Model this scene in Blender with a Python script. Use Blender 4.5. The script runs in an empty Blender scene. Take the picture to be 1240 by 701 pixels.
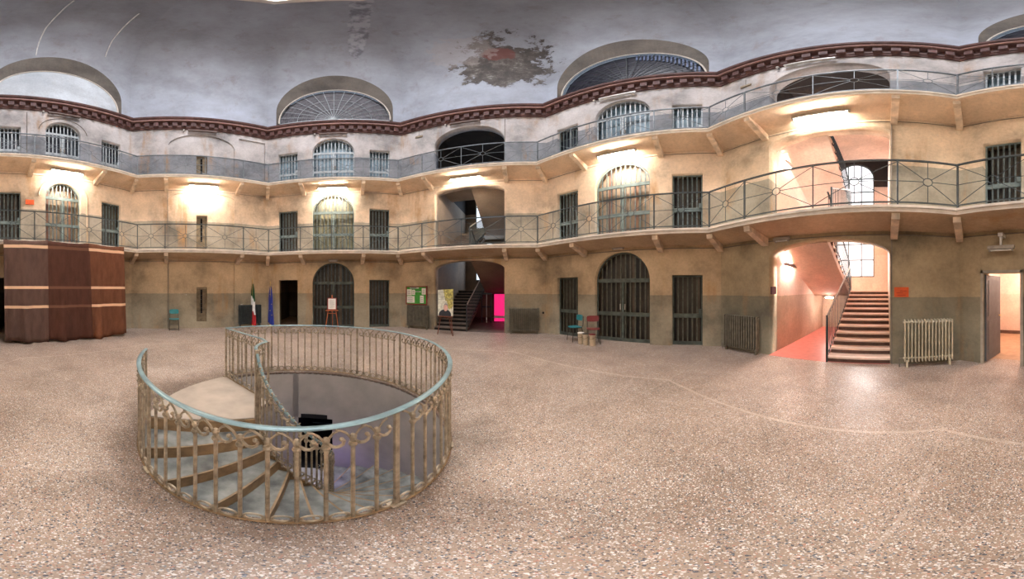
import bpy, bmesh, math, random
from math import pi, sin, cos, tan, atan2, sqrt, radians
from mathutils import Vector, Matrix
from mathutils.geometry import delaunay_2d_cdt
random.seed(7)
sc = bpy.context.scene
COL = sc.collection
AP = 7.18                      # apothem of the octagonal hall, metres
T8 = tan(pi / 8)
HS = AP * T8
Z1, Z2 = 3.20, 6.42            # gallery floor levels
ZC = 9.70                      # underside of cornice

# ------------------------------------------------------------------ materials
MATS = {}
def newmat(name):
    m = bpy.data.materials.new(name); m.use_nodes = True
    nt = m.node_tree; b = nt.nodes['Principled BSDF']; MATS[name] = m
    return m, nt, b
def N(nt, t, **kw):
    n = nt.nodes.new(t)
    for k, v in kw.items():
        if k.startswith('i_'):
            n.inputs[k[2:].replace('_', ' ')].default_value = v
        else: setattr(n, k, v)
    return n
def math_(nt, op, a, b=None, c=None):
    n = nt.nodes.new('ShaderNodeMath'); n.operation = op
    for i, v in enumerate((a, b, c)):
        if v is None: continue
        if hasattr(v, 'links') or hasattr(v, 'is_linked'): nt.links.new(v, n.inputs[i])
        else: n.inputs[i].default_value = v
    return n.outputs[0]
def ramp(nt, fac, stops, interp='LINEAR'):
    r = nt.nodes.new('ShaderNodeValToRGB'); r.color_ramp.interpolation = interp
    e = r.color_ramp.elements
    while len(e) < len(stops): e.new(0.5)
    for i, (p, c) in enumerate(stops):
        e[i].position = p; e[i].color = (*c, 1) if len(c) == 3 else c
    nt.links.new(fac, r.inputs[0]); return r.outputs[0]
def mixc(nt, fac, a, b, mode='MIX'):
    n = nt.nodes.new('ShaderNodeMix'); n.data_type = 'RGBA'; n.blend_type = mode
    for s, v in ((n.inputs[0], fac), (n.inputs[6], a), (n.inputs[7], b)):
        if hasattr(v, 'is_linked'): nt.links.new(v, s)
        elif isinstance(v, (int, float)): s.default_value = v
        else: s.default_value = (*v, 1)
    return n.outputs[2]
def noise(nt, vec, scale, detail=4, rough=.55, stretch=None):
    if stretch:
        mp = N(nt, 'ShaderNodeMapping'); mp.inputs['Scale'].default_value = stretch
        nt.links.new(vec, mp.inputs[0]); vec = mp.outputs[0]
    n = nt.nodes.new('ShaderNodeTexNoise'); n.inputs['Scale'].default_value = scale
    n.inputs['Detail'].default_value = detail; n.inputs['Roughness'].default_value = rough
    nt.links.new(vec, n.inputs['Vector']); return n.outputs[0]
def simple(name, col, rough=.6, metal=0., var=.12, scale=6., bump=0.):
    m, nt, b = newmat(name)
    g = N(nt, 'ShaderNodeNewGeometry').outputs['Position']
    f = noise(nt, g, scale, 5)
    d = tuple(max(0, c * (1 - var * 1.6)) for c in col); l = tuple(min(1, c * (1 + var)) for c in col)
    nt.links.new(ramp(nt, f, [(.3, d), (.7, l)]), b.inputs['Base Color'])
    b.inputs['Roughness'].default_value = rough; b.inputs['Metallic'].default_value = metal
    if bump:
        bp = N(nt, 'ShaderNodeBump'); bp.inputs['Strength'].default_value = bump; bp.inputs['Distance'].default_value = .02
        nt.links.new(f, bp.inputs['Height']); nt.links.new(bp.outputs[0], b.inputs['Normal'])
    return m
def emis(name, col, s):
    m, nt, b = newmat(name)
    b.inputs['Base Color'].default_value = (*col, 1)
    b.inputs['Emission Color'].default_value = (*col, 1); b.inputs['Emission Strength'].default_value = s
    return m

def plaster(name, bands, stain=(.42, .22, .08), amt=.5, grey=.55):
    """painted plaster: horizontal paint bands by height, blotches and rusty runs"""
    m, nt, b = newmat(name)
    g = N(nt, 'ShaderNodeNewGeometry').outputs['Position']
    sx = N(nt, 'ShaderNodeSeparateXYZ'); nt.links.new(g, sx.inputs[0])
    wob = math_(nt, 'MULTIPLY', math_(nt, 'SUBTRACT', noise(nt, g, 3, 3), .5), .05)
    zz = math_(nt, 'DIVIDE', math_(nt, 'ADD', sx.outputs[2], wob), 20.)
    base = ramp(nt, zz, [(p / 20., c) for p, c in bands], 'CONSTANT')
    big = noise(nt, g, .75, 7, .62)
    c = mixc(nt, 1., base, ramp(nt, big, [(.3, (grey,) * 3), (.5, (.90, .88, .86)), (.68, (1.14, 1.12, 1.1))]), 'MULTIPLY')
    run = noise(nt, g, 1.0, 6, .6, (2.2, 2.2, .35))
    run2 = noise(nt, g, .55, 4, .6)
    k = math_(nt, 'MULTIPLY', ramp(nt, run, [(.50, (0, 0, 0)), (.68, (1, 1, 1))]), ramp(nt, run2, [(.46, (0, 0, 0)), (.62, (amt, amt, amt))]))
    c = mixc(nt, k, c, stain)
    fine = noise(nt, g, 14, 6, .7)
    c = mixc(nt, 1., c, ramp(nt, fine, [(.3, (.86, .86, .86)), (.6, (1.04, 1.04, 1.04))]), 'MULTIPLY')
    pe = noise(nt, g, 2.6, 9, .68)
    c = mixc(nt, ramp(nt, pe, [(.70, (0, 0, 0)), (.72, (.5, .5, .5))]), c, tuple(min(1, x * 1.15) for x in bands[-1][1]))
    nt.links.new(c, b.inputs['Base Color']); b.inputs['Roughness'].default_value = .8
    b.inputs['Specular IOR Level'].default_value = .25
    bp = N(nt, 'ShaderNodeBump'); bp.inputs['Strength'].default_value = .25; bp.inputs['Distance'].default_value = .03
    nt.links.new(pe, bp.inputs['Height']); nt.links.new(bp.outputs[0], b.inputs['Normal'])
    return m

CRM0, DAD0 = (.60, .46, .30), (.36, .315, .23)
CRM1, DAD1 = (.74, .585, .44), (.38, .34, .275)
WHT2, DAD2 = (.60, .575, .575), (.29, .31, .345)
plaster('wall_plaster', [(0, DAD0), (1.43, CRM0), (3.1, DAD1), (4.60, CRM1), (6.36, DAD2), (7.98, WHT2)], amt=.75, grey=.42)
plaster('wall_plaster_olive', [(0, (.285, .26, .19)), (1.43, (.46, .375, .245)), (3.1, (.36, .33, .26)), (4.60, (.70, .56, .41)), (6.36, DAD2), (7.98, WHT2)], amt=.7, grey=.4)
plaster('soffit_plaster', [(0, (.56, .42, .28)), (4., (.72, .56, .41))], amt=.5, grey=.7)
plaster('stair_plaster', [(0, (.58, .44, .33)), (1.43, (.80, .62, .52)), (3.1, (.76, .56, .45)), (4.6, (.80, .64, .56)), (6.3, (.06, .05, .048))], amt=.15, grey=.8)  # near-black top band puts the darkness of the unlit top storey into the colour
plaster('stair_plaster_dim', [(0, (.2, .15, .11)), (1.43, (.27, .20, .15)), (3.1, (.26, .2, .15)), (4.6, (.30, .23, .17)), (6.3, (.035, .028, .024))], amt=.2, grey=.7)  # darkened copy for the pink-lit hall, its shade put into the colour
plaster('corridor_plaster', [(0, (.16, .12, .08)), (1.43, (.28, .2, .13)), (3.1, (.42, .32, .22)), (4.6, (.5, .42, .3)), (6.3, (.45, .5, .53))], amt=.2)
plaster('room_plaster', [(0, (.78, .6, .5)), (1.43, (.82, .66, .57))], amt=.05, grey=.9)
plaster('splay_plaster', [(0, (.165, .145, .125))], amt=.1)  # grey-brown tone carries the shadow of the reveal
plaster('white_blind', [(0, (.58, .63, .68))], amt=.15, grey=.75)

def vaultmat():
    m, nt, b = newmat('vault_plaster')
    g = N(nt, 'ShaderNodeNewGeometry').outputs['Position']
    sx = N(nt, 'ShaderNodeSeparateXYZ'); nt.links.new(g, sx.inputs[0])
    big = noise(nt, g, .42, 9, .68)
    c = ramp(nt, big, [(.30, (.235, .235, .25)), (.5, (.325, .332, .36)), (.70, (.40, .42, .465))])
    st = noise(nt, g, 1.6, 8, .7, (1, 1, .5))
    c = mixc(nt, ramp(nt, st, [(.56, (0, 0, 0)), (.74, (.6, .6, .6))]), c, (.22, .18, .16))
    # peeling patch high on the wall above the pink-lit stairway, and one smaller run
    def patch(cx, cy, cz, rx, rz, tx, ty, jag=1.0):
        a = math_(nt, 'ADD', math_(nt, 'MULTIPLY', math_(nt, 'SUBTRACT', sx.outputs[0], cx), tx), math_(nt, 'MULTIPLY', math_(nt, 'SUBTRACT', sx.outputs[1], cy), ty))
        a = math_(nt, 'POWER', math_(nt, 'ABSOLUTE', math_(nt, 'DIVIDE', a, rx)), 2.)
        dz = math_(nt, 'POWER', math_(nt, 'ABSOLUTE', math_(nt, 'DIVIDE', math_(nt, 'SUBTRACT', sx.outputs[2], cz), rz)), 2.)
        far = math_(nt, 'ADD', math_(nt, 'MULTIPLY', sx.outputs[0], -ty), math_(nt, 'MULTIPLY', sx.outputs[1], tx))
        near = math_(nt, 'GREATER_THAN', math_(nt, 'MULTIPLY', far, (-ty * cx + tx * cy)), 0.)
        d = math_(nt, 'ADD', math_(nt, 'SQRT', math_(nt, 'ADD', a, dz)), math_(nt, 'MULTIPLY', math_(nt, 'SUBTRACT', noise(nt, g, 1.7, 8, .7), .5), jag * 2.2))
        return math_(nt, 'MULTIPLY', ramp(nt, d, [(.86, (1, 1, 1)), (.98, (0, 0, 0))]), near)
    s2 = sqrt(.5)
    pk = patch(PATCH[0], PATCH[1], PATCH[2], 1.9, 2.0, -s2, s2)
    pc = ramp(nt, noise(nt, g, 2.3, 8, .75), [(.3, (.045, .04, .038)), (.5, (.085, .07, .06)), (.6, (.15, .13, .11)), (.72, (.36, .34, .34))])
    c = mixc(nt, pk, c, pc)
    pr = patch(PATCH[0] + s2 * .15, PATCH[1] - s2 * .15, PATCH[2] + 1.0, .75, .45, -s2, s2, .8)
    c = mixc(nt, math_(nt, 'MULTIPLY', pr, .8), c, (.16, .05, .04))
    po = patch(PATCH[0] + s2 * 1.5, PATCH[1] - s2 * 1.5, PATCH[2] + 1.3, 1.3, .9, -s2, s2, 1.0)
    c = mixc(nt, math_(nt, 'MULTIPLY', po, .35), c, (.42, .36, .33))
    # long pale and dark run on the easel-side vault
    rk = patch(-.98, -7.2, 17.15, .36, 1.05, 1., 0., .6)
    c = mixc(nt, math_(nt, 'MULTIPLY', rk, .75), c, ramp(nt, noise(nt, g, 2.2, 5, .6, (1, 1, .6)), [(.4, (.16, .16, .18)), (.55, (.46, .46, .5))]))
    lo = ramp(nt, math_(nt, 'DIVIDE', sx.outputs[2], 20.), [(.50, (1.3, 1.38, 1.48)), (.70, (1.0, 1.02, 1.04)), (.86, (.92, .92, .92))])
    drum_lit = mixc(nt, 1., c, lo, 'MULTIPLY')          # bounced light low on the drum, painted in as a paler bluish tone
    nt.links.new(drum_lit, b.inputs['Base Color']); b.inputs['Roughness'].default_value = .85
    bp = N(nt, 'ShaderNodeBump'); bp.inputs['Strength'].default_value = .2; bp.inputs['Distance'].default_value = .05
    nt.links.new(st, bp.inputs['Height']); nt.links.new(bp.outputs[0], b.inputs['Normal'])
PATCH = (-6.05, -4.15, 14.5)
vaultmat()

def floormat():
    m, nt, b = newmat('terrazzo')
    g = N(nt, 'ShaderNodeNewGeometry').outputs['Position']
    sx = N(nt, 'ShaderNodeSeparateXYZ'); nt.links.new(g, sx.inputs[0])
    X, Y = sx.outputs[0], sx.outputs[1]
    r = math_(nt, 'SQRT', math_(nt, 'ADD', math_(nt, 'MULTIPLY', X, X), math_(nt, 'MULTIPLY', Y, Y)))
    th = math_(nt, 'ARCTAN2', Y, X)
    fr = math_(nt, 'SUBTRACT', math_(nt, 'FRACT', math_(nt, 'ADD', math_(nt, 'DIVIDE', th, pi / 4), 8.5)), .5)
    t = math_(nt, 'MULTIPLY', math_(nt, 'ABSOLUTE', fr), pi / 4)
    a = math_(nt, 'MULTIPLY', r, math_(nt, 'COSINE', t))
    l1 = math_(nt, 'LESS_THAN', math_(nt, 'ABSOLUTE', math_(nt, 'SUBTRACT', a, 4.58)), .022)
    l2 = math_(nt, 'LESS_THAN', math_(nt, 'MULTIPLY', r, math_(nt, 'SINE', math_(nt, 'SUBTRACT', pi / 8, t))), .014)
    outer = math_(nt, 'GREATER_THAN', a, 4.58)
    big = noise(nt, g, .55, 6, .6)
    c = ramp(nt, big, [(.3, (.22, .158, .112)), (.5, (.335, .245, .180)), (.7, (.42, .325, .255))])
    c = mixc(nt, math_(nt, 'MULTIPLY', outer, .35), c, (.34, .235, .175))
    def chips(scale, thr, cols, c, seed):
        v = N(nt, 'ShaderNodeTexVoronoi'); v.inputs['Scale'].default_value = scale; v.feature = 'F1'
        mp = N(nt, 'ShaderNodeMapping'); mp.inputs['Location'].default_value = (seed, seed * 2, 0)
        nt.links.new(g, mp.inputs[0]); nt.links.new(mp.outputs[0], v.inputs['Vector'])
        s = N(nt, 'ShaderNodeSeparateColor'); nt.links.new(v.outputs['Color'], s.inputs[0])
        inside = math_(nt, 'LESS_THAN', v.outputs['Distance'], math_(nt, 'MULTIPLY', s.outputs[1], thr))
        return mixc(nt, inside, c, ramp(nt, s.outputs[0], cols, 'CONSTANT'))
    cols = [(0, (.06, .062, .075)), (.26, (.62, .57, .52)), (.5, (.40, .2, .14)), (.62, (.50, .40, .33)), (.78, (.17, .2, .23)), (.86, (.74, .70, .66))]
    c = chips(72, .6, cols, c, 3.1)
    c = chips(125, .6, cols, c, 7.7)
    ln = math_(nt, 'MAXIMUM', math_(nt, 'MULTIPLY', l1, .38), math_(nt, 'MULTIPLY', l2, .2))
    c = mixc(nt, ln, c, (.66, .55, .46))
    d = noise(nt, g, 1.3, 6, .65)
    c = mixc(nt, 1., c, ramp(nt, d, [(.3, (.72, .7, .68)), (.55, (1, 1, 1))]), 'MULTIPLY')
    ring = ramp(nt, math_(nt, 'ADD', r, math_(nt, 'MULTIPLY', d, .6)), [(0, (.45, .42, .4)), (1.0, (1, 1, 1))])
    rr = N(nt, 'ShaderNodeMapRange'); rr.inputs[1].default_value = 1.7; rr.inputs[2].default_value = 2.35
    nt.links.new(math_(nt, 'ADD', r, math_(nt, 'MULTIPLY', math_(nt, 'SUBTRACT', d, .5), 1.2)), rr.inputs[0])
    c = mixc(nt, 1., c, ramp(nt, rr.outputs[0], [(0, (.55, .52, .5)), (1, (1, 1, 1))]), 'MULTIPLY')   # dirt worn in round the stair head
    nt.links.new(c, b.inputs['Base Color'])
    ro = ramp(nt, noise(nt, g, 1.1, 4), [(.3, (.34, .34, .34)), (.7, (.50, .50, .50))])
    nt.links.new(ro, b.inputs['Roughness'])
floormat()

simple('cornice_paint', (.125, .056, .047), .7, var=.25, scale=5); simple('modillion_face', (.10, .032, .028), .7, var=.3); simple('corbel_plaster', (.72, .57, .42), .7, var=.25, scale=4)
simple('cornice_line', (.42, .24, .2), .7)
simple('slab_edge', (.72, .64, .55), .7, scale=4)
simple('iron_dark', (.05, .062, .066), .45, .3, var=.25)
simple('gate_iron', (.105, .135, .135), .5, .2, var=.3, scale=9)
simple('gate_iron_band', (.15, .195, .19), .5, .2, var=.25, scale=5)
simple('gate_iron_dark', (.055, .07, .072), .5, .2, var=.3, scale=9)
simple('gate_band_dark', (.085, .105, .09), .5, .2, var=.3, scale=5)
simple('gate_white', (.40, .44, .46), .5, .1, var=.2)
simple('upper_rail_iron', (.20, .225, .245), .5, .3, var=.25)
simple('baluster_iron', (.42, .355, .265), .45, .35, var=.3, scale=14)
simple('handrail_paint', (.22, .32, .335), .33, .2, var=.2, scale=5)
simple('stone_tread', (.20, .205, .185), .55, var=.45, scale=4)
simple('stone_nosing', (.27, .175, .09), .6, var=.3)
simple('pit_concrete', (.42, .40, .385), .8, var=.12, scale=2.2)
simple('stair_stone', (.80, .60, .48), .55, var=.06)
simple('stair_riser', (.13, .07, .05), .7, var=.2)
simple('stair_stone_dim', (.16, .12, .095), .6, var=.2)  # stair stone darkened, so the dim hall's shade sits in the colour
simple('black_void', (.006, .006, .007), .9)
simple('radiator_paint', (.30, .255, .17), .5, .2, var=.25, scale=8)
simple('radiator_dark', (.19, .17, .125), .55, .2, var=.25, scale=8)
simple('teal_plastic', (.02, .22, .24), .4, var=.1)
simple('maroon_plastic', (.17, .02, .022), .4, var=.1)
simple('chair_metal', (.09, .075, .06), .4, .5)
simple('bucket_cream', (.60, .5, .36), .5, var=.1)
simple('easel_wood', (.55, .14, .045), .45, var=.2)
simple('easel_dark_wood', (.17, .05, .025), .5, var=.2)
simple('paper', (.8, .76, .68), .8, var=.05)
simple('print_grey', (.3, .29, .28), .8, var=.1)
simple('board_green', (.05, .33, .04), .7, var=.1)
simple('frame_red', (.26, .035, .03), .5)
simple('sign_orange', (.80, .12, .02), .5, var=.08)
simple('sign_orange_dark', (.55, .05, .01), .5)
simple('sign_purple', (.16, .06, .08), .6)
simple('gold', (.7, .5, .16), .35, .7)
simple('flag_green', (.008, .085, .03), .8); simple('flag_white', (.72, .72, .72), .8); simple('flag_red', (.42, .012, .018), .8)
simple('flag_blue', (.012, .03, .26), .8); simple('flag_yellow', (.75, .6, .1), .7)
simple('poster_sky', (.66, .64, .52), .6, var=.25, scale=9); simple('poster_leaf', (.45, .38, .1), .6, var=.5, scale=14)
simple('skin_print', (.72, .4, .33), .6); simple('black_print', (.02, .022, .03), .6)
simple('lamp_housing', (.40, .36, .31), .5); simple('lamp_housing_brown', (.16, .1, .075), .6); simple('tube_off', (.72, .70, .66), .3)
simple('door_grey', (.12, .135, .15), .45, .2); simple('door_jamb', (.4, .36, .29), .6)
simple('red_floor', (.50, .135, .105), .4, var=.12); simple('room_floor', (.42, .27, .17), .5)
simple('pink_door', (.85, .03, .2), .5); simple('white_paint', (.75, .72, .7), .6)
simple('conduit_metal', (.23, .2, .17), .5, .3)
simple('wall_slot_panel', (.2, .15, .09), .7, var=.3); simple('pale_panel', (.36, .29, .2), .7, var=.3)
emis('tube_lit', (1., .90, .78), 220.); emis('tube_lit_pink', (1., .82, .73), 230.)
emis('neon_pink', (1., .02, .22), .30)
emis('tube_lit_hall', (1., .82, .73), 480.); emis('skylight_fill_glow', (.92, .94, 1.0), 16.)
emis('window_daylight', (.92, .94, 1.0), .55); emis('window_daylight_blue', (.8, .88, 1.0), .5)

def cloth(name, col, stripe, zs):
    m, nt, b = newmat(name)
    g = N(nt, 'ShaderNodeNewGeometry').outputs['Position']
    sx = N(nt, 'ShaderNodeSeparateXYZ'); nt.links.new(g, sx.inputs[0])
    c = ramp(nt, noise(nt, g, 7, 5, .6, (1, 1, .3)), [(.3, tuple(x * .8 for x in col)), (.7, tuple(x * 1.15 for x in col))])
    wv = noise(nt, g, 160, 2)
    c = mixc(nt, 1., c, ramp(nt, wv, [(.3, (.75, .75, .75)), (.7, (1.1, 1.1, 1.1))]), 'MULTIPLY')
    for z0, w in zs:
        k = math_(nt, 'LESS_THAN', math_(nt, 'ABSOLUTE', math_(nt, 'SUBTRACT', sx.outputs[2], z0)), w)
        c = mixc(nt, k, c, stripe)
    nt.links.new(c, b.inputs['Base Color']); b.inputs['Roughness'].default_value = .95
    b.inputs['Specular IOR Level'].default_value = .1
ZS = [(2.985, .05), (1.71, .042), (1.12, .042)]
cloth('cloth_grey_brown', (.12, .07, .055), (.72, .47, .3), ZS)
cloth('cloth_dark_brown', (.09, .038, .026), (.16, .075, .045), ZS)
cloth('cloth_warm_brown', (.16, .064, .034), (.74, .45, .28), ZS)

def stripe_mat(name, cols, width, alpha=None):
    m, nt, b = newmat(name)
    tc = N(nt, 'ShaderNodeTexCoord').outputs['Object']
    sx = N(nt, 'ShaderNodeSeparateXYZ'); nt.links.new(tc, sx.inputs[0])
    i = math_(nt, 'FLOOR', math_(nt, 'DIVIDE', sx.outputs[0], width))
    wn = N(nt, 'ShaderNodeTexWhiteNoise'); wn.noise_dimensions = '1D'; nt.links.new(i, wn.inputs['W'])
    c = ramp(nt, wn.outputs[0], [(k / len(cols), cc) for k, cc in enumerate(cols)], 'CONSTANT')
    g = N(nt, 'ShaderNodeNewGeometry').outputs['Position']
    c = mixc(nt, 1., c, ramp(nt, noise(nt, g, 2.2, 5), [(.3, (.6, .6, .6)), (.65, (1.1, 1.1, 1.1))]), 'MULTIPLY')
    nt.links.new(c, b.inputs['Base Color']); b.inputs['Roughness'].default_value = .45
    return m
stripe_mat('lit_corridor_beige', [(.34, .25, .17), (.22, .10, .06), (.02, .018, .016), (.42, .31, .22), (.16, .12, .07), (.34, .17, .1)], .145)  # stripes imitate the warm-lit corridor glimpsed through the bars
stripe_mat('lit_corridor_olive', [(.22, .20, .115), (.30, .28, .17), (.12, .12, .07), (.26, .24, .15), (.18, .17, .12)], .16)  # olive stripes painted in place of the lit corridor beyond the gate
stripe_mat('corridor_dark', [(.05, .038, .026), (.018, .016, .014), (.085, .065, .042), (.035, .03, .024), (.012, .012, .012), (.12, .09, .06)], .12)  # near-black stripes painted in place of dark corridor depth
stripe_mat('glazing_blue', [(.22, .33, .40), (.30, .42, .50), (.10, .16, .2), (.34, .46, .55), (.24, .36, .44)], .17)
stripe_mat('glazing_night', [(.012, .016, .03), (.03, .04, .06), (.05, .07, .09)], .17)

simple('landing_stone', (.43, .36, .29), .5, var=.12, scale=3); simple('gate_bar_brown', (.10, .10, .075), .5, .2, var=.25, scale=8)
simple('wire_grey', (.2, .19, .2), .5, .3); simple('lunette_grey', (.10, .092, .105), .6, var=.3); simple('lunette_night', (.022, .02, .035), .3, var=.4)
simple('louvre_blue', (.10, .14, .26), .4); simple('column_cream', (.72, .64, .48), .5, .1, var=.2)
# ------------------------------------------------------------------ mesh helpers
class MB:
    def __init__(s): s.v = []; s.f = []; s.m = []; s.cm = 0
    def add(s, vs, fs):
        o = len(s.v); s.v += [tuple(x) for x in vs]
        s.f += [tuple(i + o for i in f) for f in fs]; s.m += [s.cm] * len(fs); return s
    def box(s, x0, x1, y0, y1, z0, z1, M=None):
        v = [(x, y, z) for z in (z0, z1) for y in (y0, y1) for x in (x0, x1)]
        if M: v = [tuple(M @ Vector(p)) for p in v]
        return s.add(v, [(0, 2, 3, 1), (4, 5, 7, 6), (0, 1, 5, 4), (2, 6, 7, 3), (0, 4, 6, 2), (1, 3, 7, 5)])
    def bbox(s, x0, x1, y0, y1, z0, z1, e=.006):
        """box with chamfered vertical and top edges"""
        v = []
        for z, k in ((z0, 0), (z0, 1), (z1 - e, 1), (z1, 0)):
            a = e * (1 - k)
            xa, xb, ya, yb = x0 + a, x1 - a, y0 + a, y1 - a
            c = e
            v += [(xa + c, ya, z), (xb - c, ya, z), (xb, ya + c, z), (xb, yb - c, z), (xb - c, yb, z), (xa + c, yb, z), (xa, yb - c, z), (xa, ya + c, z)]
        f = [tuple(range(7, -1, -1)), tuple(range(24, 32))]
        for l in range(3):
            for i in range(8): j = (i + 1) % 8; f.append((l * 8 + i, l * 8 + j, l * 8 + 8 + j, l * 8 + 8 + i))
        return s.add(v, f)
    def hexa(s, p):     # 8 points: bottom quad then top quad
        return s.add(p, [(0, 3, 2, 1), (4, 5, 6, 7), (0, 1, 5, 4), (1, 2, 6, 5), (2, 3, 7, 6), (3, 0, 4, 7)])
    def tube(s, pts, r, n=8, closed=False, sy=1.):
        P = [Vector(p) for p in pts]; L = len(P); rs = r if isinstance(r, (list, tuple)) else [r] * L
        vs = []; up = None
        for i, p in enumerate(P):
            if closed: t = P[(i + 1) % L] - P[i - 1]
            else: t = P[min(i + 1, L - 1)] - P[max(i - 1, 0)]
            if t.length < 1e-9: t = Vector((0, 0, 1))
            t.normalize()
            if up is None:
                up = Vector((0, 0, 1)) if abs(t.z) < .95 else Vector((1, 0, 0))
            a = t.cross(up)
            if a.length < 1e-4: a = t.cross(Vector((1, 0, 0)))
            a.normalize(); b2 = a.cross(t).normalized()
            if abs(t.z) > .95 or True: up = b2
            for k in range(n):
                q = 2 * pi * k / n; vs.append(p + a * cos(q) * rs[i] + b2 * sin(q) * rs[i] * sy)
        fs = []
        for i in range(L if closed else L - 1):
            for k in range(n):
                j = (i + 1) % L; k2 = (k + 1) % n
                fs.append((i * n + k, i * n + k2, j * n + k2, j * n + k))
        if not closed: fs += [tuple(range(n - 1, -1, -1)), tuple(range((L - 1) * n, L * n))]
        return s.add(vs, fs)
    def lathe(s, prof, n=20, c=(0, 0, 0)):
        vs = []; fs = []
        for r, z in prof:
            for k in range(n): q = 2 * pi * k / n; vs.append((c[0] + r * cos(q), c[1] + r * sin(q), c[2] + z))
        for i in range(len(prof) - 1):
            for k in range(n): k2 = (k + 1) % n; fs.append((i * n + k, i * n + k2, i * n + n + k2, i * n + n + k))
        fs += [tuple(range(n - 1, -1, -1)), tuple(range((len(prof) - 1) * n, len(prof) * n))]
        return s.add(vs, fs)
    def ball(s, c, r, n=10):
        return s.lathe([(max(1e-4, r * sin(pi * i / n)), -r * cos(pi * i / n)) for i in range(n + 1)], n * 2, c)
    def mesh(s, name, mats, smooth=False):
        me = bpy.data.meshes.new(name); me.from_pydata(s.v, [], s.f)
        for m in (mats if isinstance(mats, (list, tuple)) else [mats]): me.materials.append(MATS[m])
        me.polygons.foreach_set('material_index', s.m)
        me.update()
        bm = bmesh.new(); bm.from_mesh(me); bmesh.ops.recalc_face_normals(bm, faces=bm.faces); bm.to_mesh(me); bm.free()
        if smooth:
            me.polygons.foreach_set('use_smooth', [True] * len(me.polygons))
            try: me.set_sharp_from_angle(angle=radians(40))
            except Exception: pass
        return me

def link(name, me, parent=None, M=None):
    o = bpy.data.objects.new(name, me); COL.objects.link(o)
    if parent is not None: o.parent = parent
    if M is not None: o.matrix_local = M
    return o
def part(name, mb, mat, parent, M=None, smooth=False):
    return link(name, mb.mesh(name, mat, smooth) if isinstance(mb, MB) else mb, parent, M)
def tag(o, label, cat, group=None, kind=None):
    o['label'] = label; o['category'] = cat
    if group: o['group'] = group
    if kind: o['kind'] = kind
    return o
def thing(name, label, cat, M=None, group=None):
    o = bpy.data.objects.new(name, None); COL.objects.link(o); o.empty_display_size = .1
    if M is not None: o.matrix_world = M
    return tag(o, label, cat, group)
def struct(name, mb, mat, M=None, parent=None, smooth=False, label=None, cat=None):
    o = link(name, mb.mesh(name, mat, smooth) if isinstance(mb, MB) else mb, parent, M)
    if parent is None:
        o['kind'] = 'structure'
        if label: o['label'] = label; o['category'] = cat or name.split('_')[0]
    return o

def plate(loops, y0, y1, mat, name='plate', bevel=0.):
    """flat plate in the (x,z) plane with holes, thick from y0 to y1"""
    cu = bpy.data.curves.new('tmp', 'CURVE'); cu.dimensions = '2D'; cu.fill_mode = 'BOTH'; cu.extrude = abs(y1 - y0) / 2
    for lp in loops:
        sp = cu.splines.new('POLY'); sp.points.add(len(lp) - 1); sp.use_cyclic_u = True
        for p, q in zip(sp.points, lp): p.co = (q[0], q[1], 0, 1)
    ob = bpy.data.objects.new('tmp', cu); COL.objects.link(ob)
    dg = bpy.context.evaluated_depsgraph_get(); dg.update()
    me = bpy.data.meshes.new_from_object(ob.evaluated_get(dg))
    bpy.data.objects.remove(ob); bpy.data.curves.remove(cu)
    ym = (y0 + y1) / 2
    for v in me.vertices: x, z, d = v.co; v.co = (x, ym + d, z)
    bm = bmesh.new(); bm.from_mesh(me); bmesh.ops.remove_doubles(bm, verts=bm.verts, dist=1e-5)
    bmesh.ops.recalc_face_normals(bm, faces=bm.faces); bm.to_mesh(me); bm.free()
    me.materials.clear(); me.materials.append(MATS[mat]); me.name = name
    return me

def rect(x0, x1, z0, z1): return [(x0, z0), (x1, z0), (x1, z1), (x0, z1)]
def arch(g, z0, zs, zt, n=20, c=0., inset=0.):
    g -= inset; zt -= inset
    return [(c - g, z0 + inset), (c + g, z0 + inset)] + [(c + g * cos(pi * i / n), zs + (zt - zs) * sin(pi * i / n)) for i in range(n + 1)]
def archz(g, zs, zt, x):       # height of the arch line at x
    return zs + (zt - zs) * sqrt(max(0., 1 - (x / g) ** 2))

NORM = {c: -pi / 4 * i for i, c in enumerate('ABCDEFGH')}
def W(c, x=0., y=0., z=0., rz=0.):
    """local frame of a wall: x to the right as seen from inside, y outward, z up"""
    a = NORM[c]; n = Vector((cos(a), sin(a), 0)); t = Vector((n.y, -n.x, 0))
    M = Matrix(((t.x, n.x, 0, n.x * AP), (t.y, n.y, 0, n.y * AP), (0, 0, 1, 0), (0, 0, 0, 1)))
    return M @ Matrix.Translation((x, y, z)) @ Matrix.Rotation(rz, 4, 'Z')

WN = {'A': 'above the brown cloth', 'B': 'on the blank slotted wall', 'C': 'on the orange easel wall',
      'D': 'on the pink-lit stairway wall', 'E': 'on the maroon chair wall',
      'F': 'on the bright stairway wall', 'G': 'on the open grey door wall', 'H': 'on the eighth wall behind the viewer'}
LV = ['ground floor', 'middle storey', 'top storey']

# ------------------------------------------------------------------ shell
def octo(ap): return [(ap / cos(pi / 8) * cos(pi / 8 + i * pi / 4), ap / cos(pi / 8) * sin(pi / 8 + i * pi / 4)) for i in range(8)]
RP = 1.685         # opening of the stair pit
A0, A1 = radians(35), radians(-31)     # first step edge, landing edge
PC = (-.05, -.075)
def pol(r, a, z=0.): return (PC[0] + r * cos(a), PC[1] + r * sin(a), z)
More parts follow.
